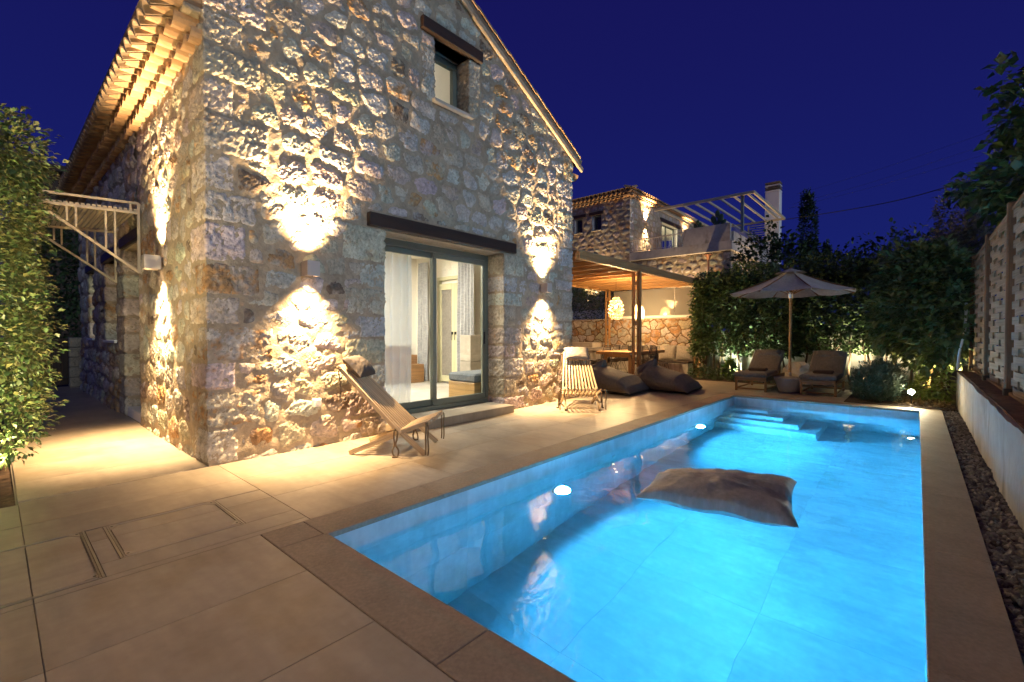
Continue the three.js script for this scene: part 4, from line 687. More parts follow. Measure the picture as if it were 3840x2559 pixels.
// ---------------------------------------------------------------- pergola and dining corner
{
  const p = thing('pergola', 'timber pergola with paired posts and slatted roof behind the house', 'pergola', [0, 0, 0]);
  const xa = -4.70, xb = -7.62, yb = 2.57, z0 = -7.12, z1 = -13.42;
  const post = (x, z, al) => { for (const s of [-1, 1]) part('post', cb(al ? 0.07 : 0.05, 2.57, al ? 0.05 : 0.07, x + (al ? 0 : s * 0.06), 1.285, z + (al ? s * 0.06 : 0), 0.004), mat.pine, p); for (const y of [0.25, 1.42, 2.3]) part('post_block', cb(al ? 0.06 : 0.066, 0.09, al ? 0.066 : 0.06, x, y, z, 0.003), mat.pine, p); };
  post(xa, -9.5, false); part('post_cover', cb(0.03, 2.6, 0.075, xa + 0.102, 1.3, -9.5, 0.003), mat.pine, p); post(xb + 0.08, -13.25, false); post(xa, -13.3, false);
  part('front_beam', cb(0.06, 0.15, z0 - z1, xa + 0.03, yb + 0.075, (z0 + z1) / 2, 0.004), mat.pine, p); part('front_beam_lining', cb(0.045, 0.13, z0 - z1, xa - 0.024, yb + 0.068, (z0 + z1) / 2, 0.004), mat.pine, p);
  part('rear_beam', cb(0.06, 0.15, z0 - z1, xb, yb + 0.075, (z0 + z1) / 2, 0.004), mat.pine, p);
  for (let i = 0; i < 11; i++) { const z = lerp(z0 - 0.3, z1 + 0.04, i / 10); part('rafter', cb(xa - xb - 0.09, 0.13, 0.05, (xa + xb) / 2, yb + 0.07, z, 0.004), mat.pine, p); }
  const n = 44; for (let i = 0; i < n; i++) { const x = lerp(xb + 0.03, xa - 0.03, i / (n - 1)); part('roof_slat', cb(0.046, 0.02, z0 - z1 - 0.1, x, yb + 0.147, (z0 + z1) / 2, 0.002), mat.pine, p); }
  part('roof_cover', cb(xa - xb + 0.06, 0.012, z0 - z1 - 0.02, (xa + xb) / 2, yb + 0.166, (z0 + z1) / 2, 0.002), M([0.30, 0.22, 0.13], { roughness: 0.8 }), p);
  // back wall of fitted stone
  const w = thing('boundary_wall', 'honey coloured fitted stone wall behind the bench', 'wall', [0, 0, 0]), WZ = -13.5;
  const rb = rubble({ s0: -10.2, s1: -4.55, y0: -0.05, y1: 1.66, res: 0.019, cw: 0.34, ch: 0.27, joint: 0.003, protr: 0.016, rough: 0.010, edge: 0.008, round: 0.012, seed: 51, warp: 0.05, free: (s, y) => 1.66 - y, hole: () => 1, mres: 0.1, mh: 0.004, at: (s, y, h) => [s, y, WZ + h], rusty: 0.55, browny: 0 });
  part('joint_bed', rb.mortar, mat.darkJoint, w); layStones(w, [[w, rb.stones, V(0, 0, 1)]]); part('wall_body', cb(5.66, 1.62, 0.35, -7.37, 0.83, WZ - 0.20, 0.01), mat.retaining, w); part('wall_coping', cb(5.66, 0.03, 0.37, -7.37, 1.66, WZ - 0.17, 0.006), mat.plaster, w);
  // wind screen of frosted glass
  const sc = thing('glass_screen', 'frosted glass wind screen standing on the stone wall', 'glass screen', [0, 0, WZ - 0.05]);
  part('base_rail', cb(2.95, 0.07, 0.06, -6.02, 1.71, 0, 0.004), mat.white, sc); for (const [a, b] of [[-7.49, -6.62], [-6.605, -5.47], [-5.455, -4.55]]) part('pane', cb(b - a, 0.82, 0.012, (a + b) / 2, 2.155, 0, 0.002), M([0.22, 0.22, 0.205], { roughness: 0.05, clearcoat: 1, clearcoatRoughness: 0.02, specularIntensity: 1, ior: 1.7 }), sc);
  // bench with back cushions
  const b = thing('built_in_bench', 'white rendered bench with dark seat under the cushions', 'bench', [0, 0, 0]);
  part('bench_body', cb(2.55, 0.36, 0.56, -6.065, 0.18, -13.14, 0.006), mat.plaster, b); part('bench_seat', cb(2.58, 0.045, 0.6, -6.065, 0.385, -13.13, 0.012), M([0.075, 0.055, 0.045], { map: T.cloth, roughness: 0.9 }), b);
  const who = ['at the open right end of the bench', 'second from the right end of the bench', 'third from the right end of the bench', 'behind the right hand wire chairs', 'beside the rear pergola post'];
  for (let i = 0; i < 5; i++) { const g = pillow(0.52, 0.46, 0.17, i, 16); g.rotateX(-0.2); g.rotateY(rr(-0.06, 0.06)); single('back_cushion', g.translate(-5.06 - i * 0.5, 0.63, -13.30 + rr(-0.01, 0.01)), mat.fabricLight, 'beige back cushion ' + who[i], 'cushion', 'bench back cushions'); }
  // outdoor kitchen
  const k = thing('outdoor_kitchen', 'white rendered outdoor kitchen counter with open shelves by the stone wall', 'counter', [-8.35, 0, -13.02]);
  part('plinth', cb(2.3, 0.12, 0.66, 0, 0.06, -0.05, 0.006), mat.plaster, k); part('lower_shelf', cb(2.4, 0.07, 0.76, 0, 0.335, 0, 0.006), mat.plaster, k); part('back_panel', cb(2.36, 0.55, 0.05, 0, 0.48, -0.36, 0.004), mat.plaster, k);
  for (const [x, w] of [[-0.45, 0.06], [0.42, 0.75], [1.15, 0.06]]) part('shelf_support', cb(w, 0.28, 0.62, x, 0.51, -0.05, 0.005), mat.plaster, k); for (const x of [-0.9, 0.9]) part('shelf_support', cb(0.06, 0.18, 0.5, x, 0.21, -0.05, 0.005), mat.plaster, k);
  part('worktop', cb(2.42, 0.09, 0.80, 0, 0.695, 0, 0.008), mat.plaster, k); part('grill_box', cb(1.0, 0.16, 0.6, 0.05, 0.825, -0.02, 0.008), M([0.66, 0.58, 0.46], { map: T.plaster }), k);
  part('tap', tube([[0.86, 0.74, -0.2], [0.86, 0.98, -0.2], [0.88, 1.02, -0.2], [1.1, 1.02, -0.14]], 0.012, 24, 8), mat.steel, k);
  part('log_pile', [0, 1, 2, 3, 4, 5].map((i) => cyl(0.05, 0.05, 0.4, 0, 0, 0, 10).rotateX(Math.PI / 2).translate(0.2 + i * 0.1, 0.18, 0.02)), mat.bark, k);
  // dining table
  const t = thing('dining_table', 'thick topped wooden dining table under the woven pendant lamp', 'table', [-5.63, 0, -11.15]);
  for (let i = 0; i < 4; i++) part('top_board', cb(0.232, 0.075, 2.05, -0.351 + i * 0.234, 0.7125, 0, 0.005), mat.pine, t); for (const s of [-1, 1]) for (const q of [-1, 1]) part('leg', bar(V(s * 0.33, 0.675, q * 0.72), V(s * 0.40, 0.0, q * 0.86), 0.08, 0.08, V(0, 0, 1)), mat.pine, t); for (const q of [-1, 1]) part('crossbar', cb(0.62, 0.07, 0.05, 0, 0.64, q * 0.73), mat.pine, t);
  single('candle_box', [cb(0.12, 0.14, 0.12, -5.55, 0.82, -10.95, 0.006)], mat.black, 'small dark box on the dining table behind the post', 'box');
  // woven wire chairs
  const chair0 = thing('woven_chair', 'x', 'chair', [0, 0, 0], 0, 'open weave dining chairs');
  {
    const g = []; const shell = (u, v) => { // u across -1..1, v 0 seat front .. 1 back top
      const w = lerp(0.235, 0.20, v) * (1 - 0.25 * sstep(0.85, 1, v) * u * u), s = v * 0.95; let x, y; if (s < 0.42) { x = 0.22 - s; y = 0.44 - 0.02 * Math.sin(s * 7); } else { const q = s - 0.42; x = -0.20 - 0.16 * q - 0.05 * Math.exp(-q * 14); y = 0.44 + q * 0.82 - 0.03 * Math.exp(-q * 14); } return V(x + 0.05 * u * u * (s > 0.42 ? 1 : 0.1), y + 0.05 * u * u * (s < 0.42 ? 1 : 0.15), u * w); };
    for (let i = 0; i <= 9; i++) g.push(tube(Array.from({ length: 12 }, (_, j) => shell((i / 9) * 2 - 1, j / 11)), 0.0062, 16, 4)); for (let j = 0; j <= 17; j++) g.push(tube(Array.from({ length: 7 }, (_, i) => shell((i / 6) * 2 - 1, j / 17)), 0.0062, 8, 4));
    part('woven_shell', g, mat.seat, chair0); part('rim', tube([...Array.from({ length: 8 }, (_, j) => shell(-1, j / 7)), ...Array.from({ length: 5 }, (_, i) => shell(-0.6 + i * 0.3, 1)), ...Array.from({ length: 8 }, (_, j) => shell(1, 1 - j / 7))], 0.011, 60, 6), mat.seat, chair0);
    for (const sx of [-1, 1]) for (const sz of [-1, 1]) part('leg', [tube([[sx * 0.13, 0.42, sz * 0.10], [sx * 0.21, 0.01, sz * 0.21]], 0.007, 4, 6), tube([[sx * 0.02, 0.40, sz * 0.16], [sx * 0.21, 0.01, sz * 0.21]], 0.006, 4, 6)], mat.wire, chair0);
    part('leg_brace', [tube([[-0.17, 0.18, -0.17], [0.17, 0.18, -0.17], [0.17, 0.18, 0.17], [-0.17, 0.18, 0.17]], 0.005, 30, 5, true)], mat.wire, chair0);
  }
  const spots = [[-4.98, -10.55, Math.PI, 'right side of the table, nearest the post'], [-4.98, -11.03, Math.PI, 'right side of the table, in the middle'], [-4.98, -11.50, Math.PI, 'right side of the table, nearest the bench'], [-6.40, -10.85, 0, 'left side of the table, nearest the house'], [-6.40, -11.35, 0, 'left side of the table, in the middle'], [-6.40, -11.85, 0, 'left side of the table, nearest the stone wall']];
  spots.forEach(([x, z, a, l], i) => { const lab = 'dark open weave chair on the ' + l; if (i) copyOf(chair0, [x, 0, z], a, lab); else { chair0.position.set(x, 0, z); chair0.rotation.y = a; chair0.userData.label = lab; } });
  // tiered woven pendant
  const pl = thing('pendant_lamp', 'lit tiered woven pendant lamp hanging over the dining table', 'pendant lamp', [-5.66, 0, -10.35]);
  part('cord', cyl(0.004, 0.004, 0.50, 0, 2.09, 0, 6), mat.black, pl); const tiers = [[0.10, 2.06], [0.155, 1.98], [0.19, 1.90], [0.205, 1.81], [0.205, 1.72], [0.185, 1.63]];
  tiers.forEach(([r, y]) => { const g = []; for (let q = 0; q < 5; q++) { const v = q / 4, rad = r * (0.80 + 0.20 * Math.sin(v * Math.PI)), tl = n3(r * 30, q, y) * 0.008; g.push(new THREE.TorusGeometry(rad, 0.0032, 5, 40).rotateX(Math.PI / 2 + tl).translate(0, y - 0.038 + v * 0.076, 0)); } for (let q = 0; q < 26; q++) { const a = (q / 26) * 6.283, P = [0, 0.5, 1].map((v) => { const rad = r * (0.80 + 0.20 * Math.sin(v * Math.PI)); return V(rad * Math.cos(a + v * 0.25), y - 0.038 + v * 0.076, rad * Math.sin(a + v * 0.25)); }); g.push(tube(P, 0.0022, 4, 4)); } part('shade_tier', g, mat.rattan, pl); });
  { const g = []; for (let q = 0; q < 14; q++) { const a = (q / 14) * 6.283; g.push(tube([0, 0.5, 0.85, 1].map((v) => V(0.15 * Math.cos(v * 1.4) * Math.cos(a), 1.60 - v * 0.075, 0.15 * Math.cos(v * 1.4) * Math.sin(a))), 0.0025, 6, 4)); } part('shade_bowl', g, mat.rattan, pl); }
  part('light_bulb', new THREE.SphereGeometry(0.035, 16, 12).translate(0, 1.86, 0), glow(lin(1, 0.72, 0.38), 14), pl); point(WARM2, 21, [-5.66, 1.86, -10.35], 1.6);
  const p2 = thing('bell_lamp', 'glowing bell shaped cloth lamp half hidden behind the paired post', 'lamp', [-6.15, 0, -12.6]);
  part('lamp_shade', new THREE.LatheGeometry([[0.16, 1.63], [0.17, 1.7], [0.17, 1.86], [0.13, 1.96], [0.05, 2.06]].map((q) => new THREE.Vector2(...q)), 20), M([0.8, 0.62, 0.36], { transmission: 0.5, roughness: 1, thickness: 0, emissive: lin(1, 0.62, 0.24), emissiveIntensity: 0.55, side: THREE.DoubleSide }), p2); part('cord', cyl(0.004, 0.004, 0.55, 0, 2.05, 0, 6), mat.black, p2); point(WARM2, 5, [-6.15, 1.82, -12.6], 2);
}

// ---------------------------------------------------------------- loungers, parasol, shrub
{
  const lounger = (x, z, label, l2, l3, l4) => {
    const t = thing('sun_lounger', label, 'sun lounger', [x, 0, z], 0, 'sun loungers at the pool end'), W = 0.60; // foot end at z = 0, head towards -z
    for (const s of [-1, 1]) { part('side_rail', cb(0.035, 0.075, 1.75, s * (W / 2 - 0.018), 0.255, -0.875, 0.004), mat.teak, t); for (const zz of [-0.06, -1.3]) part('leg', cb(0.042, 0.22, 0.045, s * (W / 2 - 0.022), 0.11, zz, 0.004), mat.teak, t); part('runner', cb(0.03, 0.025, 1.2, s * (W / 2 - 0.022), 0.055, -0.68, 0.003), mat.teak, t); }
    part('end_rail', cb(W - 0.075, 0.075, 0.03, 0, 0.255, -0.018, 0.004), mat.teak, t); for (const zz of [-0.06, -1.3]) part('foot_bar', cb(W - 0.09, 0.03, 0.03, 0, 0.05, zz, 0.003), mat.teak, t);
    for (let i = 0; i < 9; i++) part('slat', cb(W - 0.08, 0.018, 0.08, 0, 0.285, -0.09 - i * 0.115, 0.003), mat.teak, t);
    const up = 0.62, a = V(0, 0.29, -1.05), bq = V(0, 0.29 + 0.70 * Math.sin(up), -1.05 - 0.70 * Math.cos(up)); for (const s of [-1, 1]) part('back_frame', bar(a.clone().setX(s * 0.25), bq.clone().setX(s * 0.25), 0.03, 0.04), mat.teak, t);
    const m = soft(W + 0.02, 0.095, 1.08); part('seat_mattress', m.translate(0, 0.345, -0.525), mat.fabricGrey, t);
    const bm = soft(W + 0.02, 0.095, 0.74); bm.rotateX(up); part('back_mattress', bm.translate(0, 0.345 + 0.37 * Math.sin(up) + 0.01, -1.06 - 0.36 * Math.cos(up)), mat.fabricGrey, t);
    const pl = pillow(0.52, 0.2, 0.12, x, 14); pl.rotateX(-Math.PI / 2 + up); part('head_pillow', pl.translate(0, 0.345 + 0.62 * Math.sin(up) + 0.05, -1.06 - 0.60 * Math.cos(up) + 0.03), mat.fabricGrey, t);
    const tw = soft(0.34, 0.06, 0.22); tw.rotateY(0.05); const T2 = single('folded_towel', tw.translate(x + 0.02, 0.425, z - 0.55), mat.towel, l2, 'towel', 'folded towels');
  };
  lounger(-2.58, -10.36, 'teak sun lounger with grey mattress left of the parasol', 'folded dark towel on the left lounger'); lounger(-1.42, -10.46, 'teak sun lounger with grey mattress right of the parasol', 'folded dark towel on the right lounger');
  const u = thing('parasol', 'pale cloth parasol with wooden ribs and pole above the loungers', 'parasol', [-1.98, 0, -11.0]);
  part('pole', cyl(0.027, 0.027, 2.35, 0, 0.15, 0, 14), mat.pine, u); part('hub', cyl(0.05, 0.04, 0.12, 0, 1.93, 0, 14), mat.white, u); part('finial', [new THREE.SphereGeometry(0.025, 10, 8).translate(0, 2.55, 0), cyl(0.012, 0.008, 0.05, 0, 2.49, 0, 8)], mat.teak, u);
  const n = 8, Rr = 1.17, yR = 2.04, yT = 2.49, cor = (k, r, y) => { const a = (k / n) * 6.2832 + 0.3; return V(r * Math.cos(a), y, r * Math.sin(a)); };
  for (let k = 0; k < n; k++) {
    const P = [], U = [], I = [], S = 8; for (let j = 0; j <= S; j++) for (let i = 0; i <= S; i++) { const t = j / S, e = i / S, r = lerp(0.08, Rr, t), y = lerp(yT, yR, t) - 0.05 * Math.sin(t * Math.PI) , a = cor(k, r, y), b = cor(k + 1, r, y), q = a.lerp(b, e); q.y -= 0.05 * t * Math.sin(e * Math.PI) * (1 - t * 0.3); P.push(q.x, q.y, q.z); U.push(e * t, t * 1.3); }
    for (let j = 0; j < S; j++) for (let i = 0; i < S; i++) { const a = j * (S + 1) + i; I.push(a, a + 1, a + S + 2, a, a + S + 2, a + S + 1); }
    const g = new THREE.BufferGeometry(); g.setAttribute('position', new THREE.Float32BufferAttribute(P, 3)); g.setAttribute('uv', new THREE.Float32BufferAttribute(U, 2)); g.setIndex(I); g.computeVertexNormals(); part('canopy_panel', g, M([0.62, 0.58, 0.5], { map: T.cloth, transmission: 0.25, thickness: 0, roughness: 1, side: THREE.DoubleSide }), u);
    part('rib', bar(cor(k, 0.06, yT - 0.03), cor(k, Rr - 0.02, yR - 0.018), 0.016, 0.024), mat.teak, u); part('strut', bar(cor(k, 0.05, 2.02), cor(k, 0.5, lerp(yT, yR, 0.42) - 0.07), 0.014, 0.018), mat.teak, u);
  }
  part('vent_cap', [new THREE.ConeGeometry(0.30, 0.10, 8, 1, true).rotateY(0.3 + 1.57).translate(0, 2.50, 0)], M([0.5, 0.46, 0.38], { side: THREE.DoubleSide, map: T.cloth }), u);
  const pot = thing('concrete_planter', 'grey cast tapering concrete pot between the loungers', 'pot', [-1.95, 0, -10.78]); const lt = new THREE.LatheGeometry([[0, 0.002], [0.17, 0.002], [0.185, 0.02], [0.27, 0.27], [0.275, 0.30], [0.25, 0.305], [0, 0.30]].map((q) => new THREE.Vector2(...q)), 28); metric(lt); part('body', lt, mat.concretePot, pot); part('sleeve', cyl(0.035, 0.035, 0.1, -0.03, 0.29, -0.22, 12), mat.steel, pot);
}
function soft(w, h, d) { const g = new THREE.BoxGeometry(w, h, d, 12, 3, 16), p = g.attributes.position; for (let i = 0; i < p.count; i++) { let x = p.getX(i) / (w / 2), y = p.getY(i) / (h / 2), z = p.getZ(i) / (d / 2); const e = 1 - 0.06 * Math.pow(Math.abs(y), 4), b = 1 + 0.12 * (1 - x ** 4) * (1 - z ** 4); p.setXYZ(i, (x * w) / 2 * e - (Math.abs(x) > 0.99 ? 0.01 * x * y * y : 0), (y * h) / 2 * b + 0.004 * n3(x * 2, z * 3, w), (z * d) / 2 * e); } metric(g); g.computeVertexNormals(); return g; }
// ---------------------------------------------------------------- plants
// many small folded leaves set through a crown's volume; sample(r) gives a point and an outward direction
function leaves(n, seed, sample, size, wid, cols, droop = 0.3) {
  const r = mulberry(seed), P = new Float32Array(n * 15), C = new Float32Array(n * 15), I = new Uint32Array(n * 12), d = V(), s = V(), u = V(), up = V(0, 1, 0);
  for (let k = 0; k < n; k++) {
    const [x, y, z, ox, oy, oz] = sample(r), L = size * (0.6 + 0.8 * r()), w = L * wid * (0.8 + 0.4 * r());
    d.set(ox + (r() - 0.5) * 1.5, oy + (r() - 0.5) * 1.3 - droop * r(), oz + (r() - 0.5) * 1.5).normalize(); s.crossVectors(d, up); if (s.lengthSq() < 0.01) s.set(1, 0, 0); s.normalize();
    u.crossVectors(s, d); const tw = (r() - 0.5) * 1.6; s.multiplyScalar(Math.cos(tw)).addScaledVector(u, Math.sin(tw)); u.crossVectors(s, d);
    const pt = (a, b, c) => [x + d.x * a + s.x * b + u.x * c, y + d.y * a + s.y * b + u.y * c, z + d.z * a + s.z * b + u.z * c];
    P.set([...pt(0, 0, 0), ...pt(L * 0.5, w, L * 0.09), ...pt(L, 0, -L * 0.12), ...pt(L * 0.5, -w, L * 0.09), ...pt(L * 0.5, 0, 0)], k * 15);
    const c = cols[(r() * cols.length) | 0], f = 0.75 + 0.5 * r(); for (let q = 0; q < 5; q++) C.set([c[0] * f, c[1] * f, c[2] * f], k * 15 + q * 3);
    const o = k * 5; I.set([o, o + 1, o + 4, o + 1, o + 2, o + 4, o + 2, o + 3, o + 4, o + 3, o, o + 4], k * 12);
  }
  const g = new THREE.BufferGeometry(); g.setAttribute('position', new THREE.BufferAttribute(P, 3)); g.setAttribute('color', new THREE.BufferAttribute(C, 3)); g.setIndex(new THREE.BufferAttribute(I, 1)); g.computeVertexNormals(); return g;
}
const blobs = (list, shell = 0.55, bump = 0.3) => { const vol = list.map((b) => b[3] * b[4] * b[5]), tot = vol.reduce((a, b) => a + b, 0); return (r) => {
  let q = r() * tot, i = 0; while (i < list.length - 1 && q > vol[i]) q -= vol[i++]; const b = list[i], ph = r() * 6.283, ct = r() * 2 - 1, st = Math.sqrt(1 - ct * ct), nx = st * Math.cos(ph), ny = ct, nz = st * Math.sin(ph), k = (shell + (1 - shell) * Math.sqrt(r())) * (1 + bump * n3(nx * 2.2 + i, ny * 2.2, nz * 2.2));
  return [b[0] + nx * b[3] * k, b[1] + ny * b[4] * k, b[2] + nz * b[5] * k, nx, ny, nz]; }; };
// clipped hedge: points close under the faces of a box, the faces uneven
const boxy = (x0, x1, y0, y1, z0, z1, bump = 0.08, depth = 0.25) => (r) => {
  const ax = (y1 - y0) * (z1 - z0), az = (x1 - x0) * (y1 - y0), ay = (x1 - x0) * (z1 - z0) * 0.8, q = r() * (2 * ax + 2 * az + ay), x = lerp(x0, x1, r()), y = lerp(y0, y1, r()), z = lerp(z0, z1, r()), b = bump * (n3(x * 1.6, y * 1.6, z * 1.6) + 0.6 * n3(x * 4, y * 4, z * 4)) - depth * r() * r();
  if (q < ax) return [x1 + b, y, z, 1, 0.1, 0]; if (q < 2 * ax) return [x0 - b, y, z, -1, 0.1, 0]; if (q < 2 * ax + az) return [x, y, z1 + b, 0, 0.1, 1]; if (q < 2 * ax + 2 * az) return [x, y, z0 - b, 0, 0.1, -1]; return [x, y1 + b * 1.6, z, 0, 1, 0]; };
const stems = (list, r0, r1, lean = 0.1, seed = 3) => { const r = mulberry(seed); return list.map(([x, y0, z, y1]) => { const pts = []; for (let i = 0; i <= 4; i++) pts.push(V(x + lean * (r() - 0.5) * i * 0.6, lerp(y0, y1, i / 4), z + lean * (r() - 0.5) * i * 0.6)); const c = new THREE.CatmullRomCurve3(pts), g = new THREE.TubeGeometry(c, 10, 1, 7), p = g.attributes.position, N = 8; for (let k = 0; k <= 10; k++) { const ctr = c.getPointAt(k / 10), rad = lerp(r0, r1, k / 10); for (let j = 0; j < N; j++) { const i = k * N + j; p.setXYZ(i, ctr.x + (p.getX(i) - ctr.x) * rad, ctr.y + (p.getY(i) - ctr.y) * rad, ctr.z + (p.getZ(i) - ctr.z) * rad); } } g.computeVertexNormals(); return metric(g, 1); }); };
const GREEN = [[0.06, 0.11, 0.028], [0.075, 0.13, 0.036], [0.05, 0.095, 0.026], [0.095, 0.13, 0.04]], OLIVE = [[0.10, 0.115, 0.03], [0.13, 0.13, 0.04], [0.07, 0.09, 0.025]], DARK = [[0.045, 0.08, 0.026], [0.035, 0.065, 0.022], [0.055, 0.09, 0.03]], GREYG = [[0.10, 0.11, 0.075], [0.13, 0.12, 0.085], [0.07, 0.085, 0.055]];
function plant(name, label, cat, parts, st, group) { const t = thing(name, label, cat, [0, 0, 0], 0, group); if (st) st.forEach((g) => part('trunk', g, mat.bark, t)); part('crown', parts, mat.leaf, t); return t; }
const trunkLine = (x0, x1, n, y0, y1, z, jz = 0.2, seed = 5) => { const r = mulberry(seed), o = []; for (let i = 0; i < n; i++) o.push([lerp(x0, x1, (i + 0.5) / n) + (r() - 0.5) * 0.1, y0, z + (r() - 0.5) * jz, y1 * (0.8 + 0.3 * r())]); return o; };

{ // tall hedge at the left edge, beside the path
  const near = boxy(-9.6, -5.15, 0.42, 2.55, -0.26, 0.95, 0.10, 0.28), tip = blobs([[-5.25, 2.6, -0.05, 0.35, 0.35, 0.3], [-5.7, 2.75, 0.1, 0.4, 0.3, 0.35], [-5.12, 1.2, -0.16, 0.16, 0.5, 0.2], [-5.2, 0.62, -0.10, 0.2, 0.3, 0.22], [-5.05, 0.42, -0.12, 0.14, 0.16, 0.14], [-6.6, 2.75, 0.1, 0.7, 0.3, 0.4]], 0.4);
  const t = plant('hedge', 'tall clipped glossy leaved hedge at the left edge of the picture', 'hedge', [leaves(36000, 1, near, 0.043, 0.3, [...GREEN, ...OLIVE]), leaves(9000, 2, tip, 0.043, 0.3, [...OLIVE, ...GREEN])], stems(trunkLine(-9.2, -5.3, 9, -0.05, 1.7, 0.3, 0.3), 0.028, 0.012));
  const tw = blobs([[-5.02, 0.36, -0.06, 0.07, 0.12, 0.06]], 0.2); part('twig', [leaves(26, 5, tw, 0.075, 0.28, GREEN), ], mat.leaf, t);
}
{ // the planting behind the loungers
  plant('hedge', 'dense green hedge between the pergola post and the parasol', 'hedge', [leaves(17000, 11, boxy(-4.62, -2.3, 0.62, 2.65, -13.75, -12.75, 0.16, 0.35), 0.10, 0.32, [...GREEN, ...DARK]), leaves(2600, 12, blobs([[-4.3, 2.65, -13.2, 0.5, 0.25, 0.4], [-3.3, 2.75, -13.2, 0.7, 0.3, 0.4], [-4.45, 0.9, -12.75, 0.25, 0.5, 0.15]]), 0.075, 0.3, GREEN)], stems(trunkLine(-4.4, -2.4, 13, 0, 1.5, -12.95, 0.25, 7), 0.028, 0.015, 0.14));
  plant('hedge', 'dense dark green hedge behind the right lounger', 'hedge', [leaves(15000, 13, boxy(-2.3, 0.1, 0.72, 2.7, -13.9, -12.85, 0.2, 0.35), 0.10, 0.32, [...DARK, ...GREEN]), leaves(3000, 14, blobs([[-1.6, 2.75, -13.3, 0.7, 0.35, 0.4], [-0.4, 2.7, -13.3, 0.6, 0.3, 0.4]]), 0.075, 0.3, DARK)], stems(trunkLine(-2.1, 0, 10, 0, 1.6, -13.05, 0.25, 8), 0.028, 0.015, 0.14));
  const w = thing('boundary_wall', 'low white rendered wall behind the hedge stems', 'wall', [-2.1, 0, -14.05]); part('wall_face', cb(5.2, 1.25, 0.2, 0, 0.62, 0, 0.01), mat.plaster, w);
  for (const [x, r, s] of [[-2.05, 0.3, 3], [-1.7, 0.25, 4]]) { const g = new THREE.IcosahedronGeometry(1, 3), p = g.attributes.position; for (let i = 0; i < p.count; i++) { const k = 1 + 0.25 * n3(p.getX(i) * 1.2 + s, p.getY(i) * 1.2, p.getZ(i) * 1.2) + 0.06 * n3(p.getX(i) * 5, p.getY(i) * 5, p.getZ(i) * 5); p.setXYZ(i, p.getX(i) * k * r * 1.4, p.getY(i) * k * r, p.getZ(i) * k * r); } g.computeVertexNormals(); metric(g); single('rock', g.translate(x, 0.22, -12.7), mat.retaining, s === 3 ? 'rough pale boulder behind the parasol base' : 'smaller boulder to the right behind the parasol base', 'boulder'); }
  plant('ground_cover', 'low dark ground cover beside the bench end', 'ground cover', [leaves(2600, 15, blobs([[-4.25, 0.12, -12.45, 0.35, 0.22, 0.22], [-3.75, 0.1, -12.4, 0.35, 0.2, 0.2], [-3.2, 0.1, -12.35, 0.4, 0.18, 0.2], [-2.6, 0.08, -12.5, 0.3, 0.14, 0.2]]), 0.05, 0.3, DARK)]);
  plant('fern', 'bright green lit plant in front of the hedge stems', 'plant', [leaves(420, 16, blobs([[-3.62, 0.30, -12.62, 0.16, 0.24, 0.12]], 0.2), 0.09, 0.3, [[0.12, 0.22, 0.02], [0.09, 0.17, 0.02]], -0.3)]);
  // rosemary ball
  const ros = blobs([[-0.52, 0.33, -10.25, 0.35, 0.36, 0.36], [-0.40, 0.42, -10.3, 0.24, 0.28, 0.26], [-0.66, 0.24, -10.1, 0.2, 0.22, 0.2]], 0.55, 0.3); plant('rounded_shrub', 'rounded grey green shrub at the far right pool corner', 'shrub', [leaves(9000, 17, (r) => { const s = ros(r); return [s[0], Math.max(0.03, s[1]), s[2], s[3] * 0.8, s[4] * 0.5 + 0.9, s[5] * 0.8]; }, 0.06, 0.1, [[0.05, 0.085, 0.05], [0.07, 0.10, 0.065], [0.035, 0.065, 0.035]], 0)]);
  // laurel tree by the fence
  plant('laurel_tree', 'big leafy laurel in front of the fence end', 'tree', [leaves(11500, 18, blobs([[0.05, 1.5, -11.1, 0.55, 0.75, 0.5], [0.25, 2.1, -11.0, 0.55, 0.65, 0.5], [-0.15, 2.1, -11.3, 0.5, 0.5, 0.5], [0.2, 0.95, -10.9, 0.42, 0.45, 0.4], [0.45, 1.5, -10.7, 0.3, 0.8, 0.35], [-0.35, 1.5, -11.4, 0.4, 0.7, 0.4], [0.0, 2.55, -11.3, 0.5, 0.3, 0.4]], 0.5, 0.25), 0.115, 0.3, [...GREEN, [0.075, 0.14, 0.065], [0.11, 0.155, 0.085]])], stems([[0.22, 0, -10.75, 1.3], [0.30, 0, -10.85, 1.2], [0.15, 0, -11.0, 1.4]], 0.035, 0.02, 0.16));
  plant('small_bush', 'yellow green low leaves lit by the garden spot', 'plant', [leaves(700, 19, blobs([[0.10, 0.28, -10.75, 0.2, 0.22, 0.2], [0.34, 0.3, -10.6, 0.14, 0.26, 0.16]], 0.3), 0.07, 0.3, [[0.13, 0.16, 0.03], [0.09, 0.13, 0.02]])]);
  single('leaf_litter', leaves(900, 20, (r) => [rr2(r, -0.3, 0.45), 0.022 + r() * 0.01, rr2(r, -11.2, -9.95), 0, 0.05, 0], 0.045, 0.3, [[0.22, 0.13, 0.05], [0.16, 0.10, 0.04], [0.28, 0.2, 0.09]]), mat.leaf, 'dry leaves scattered on the soil by the garden spot', 'leaves').userData.kind = 'stuff';
  // beyond the fence
  plant('tall_shrub', 'tall grey brown feathery shrub behind the laurel', 'tree', [leaves(8000, 21, blobs([[0.55, 3.35, -12.2, 0.35, 0.75, 0.35], [0.75, 2.8, -12.0, 0.6, 0.6, 0.5], [0.35, 2.6, -12.2, 0.45, 0.5, 0.4], [1.1, 3.2, -11.5, 0.5, 0.7, 0.5]], 0.4, 0.35), 0.075, 0.2, GREYG)], stems([[0.8, 0, -12.2, 3]], 0.05, 0.02));
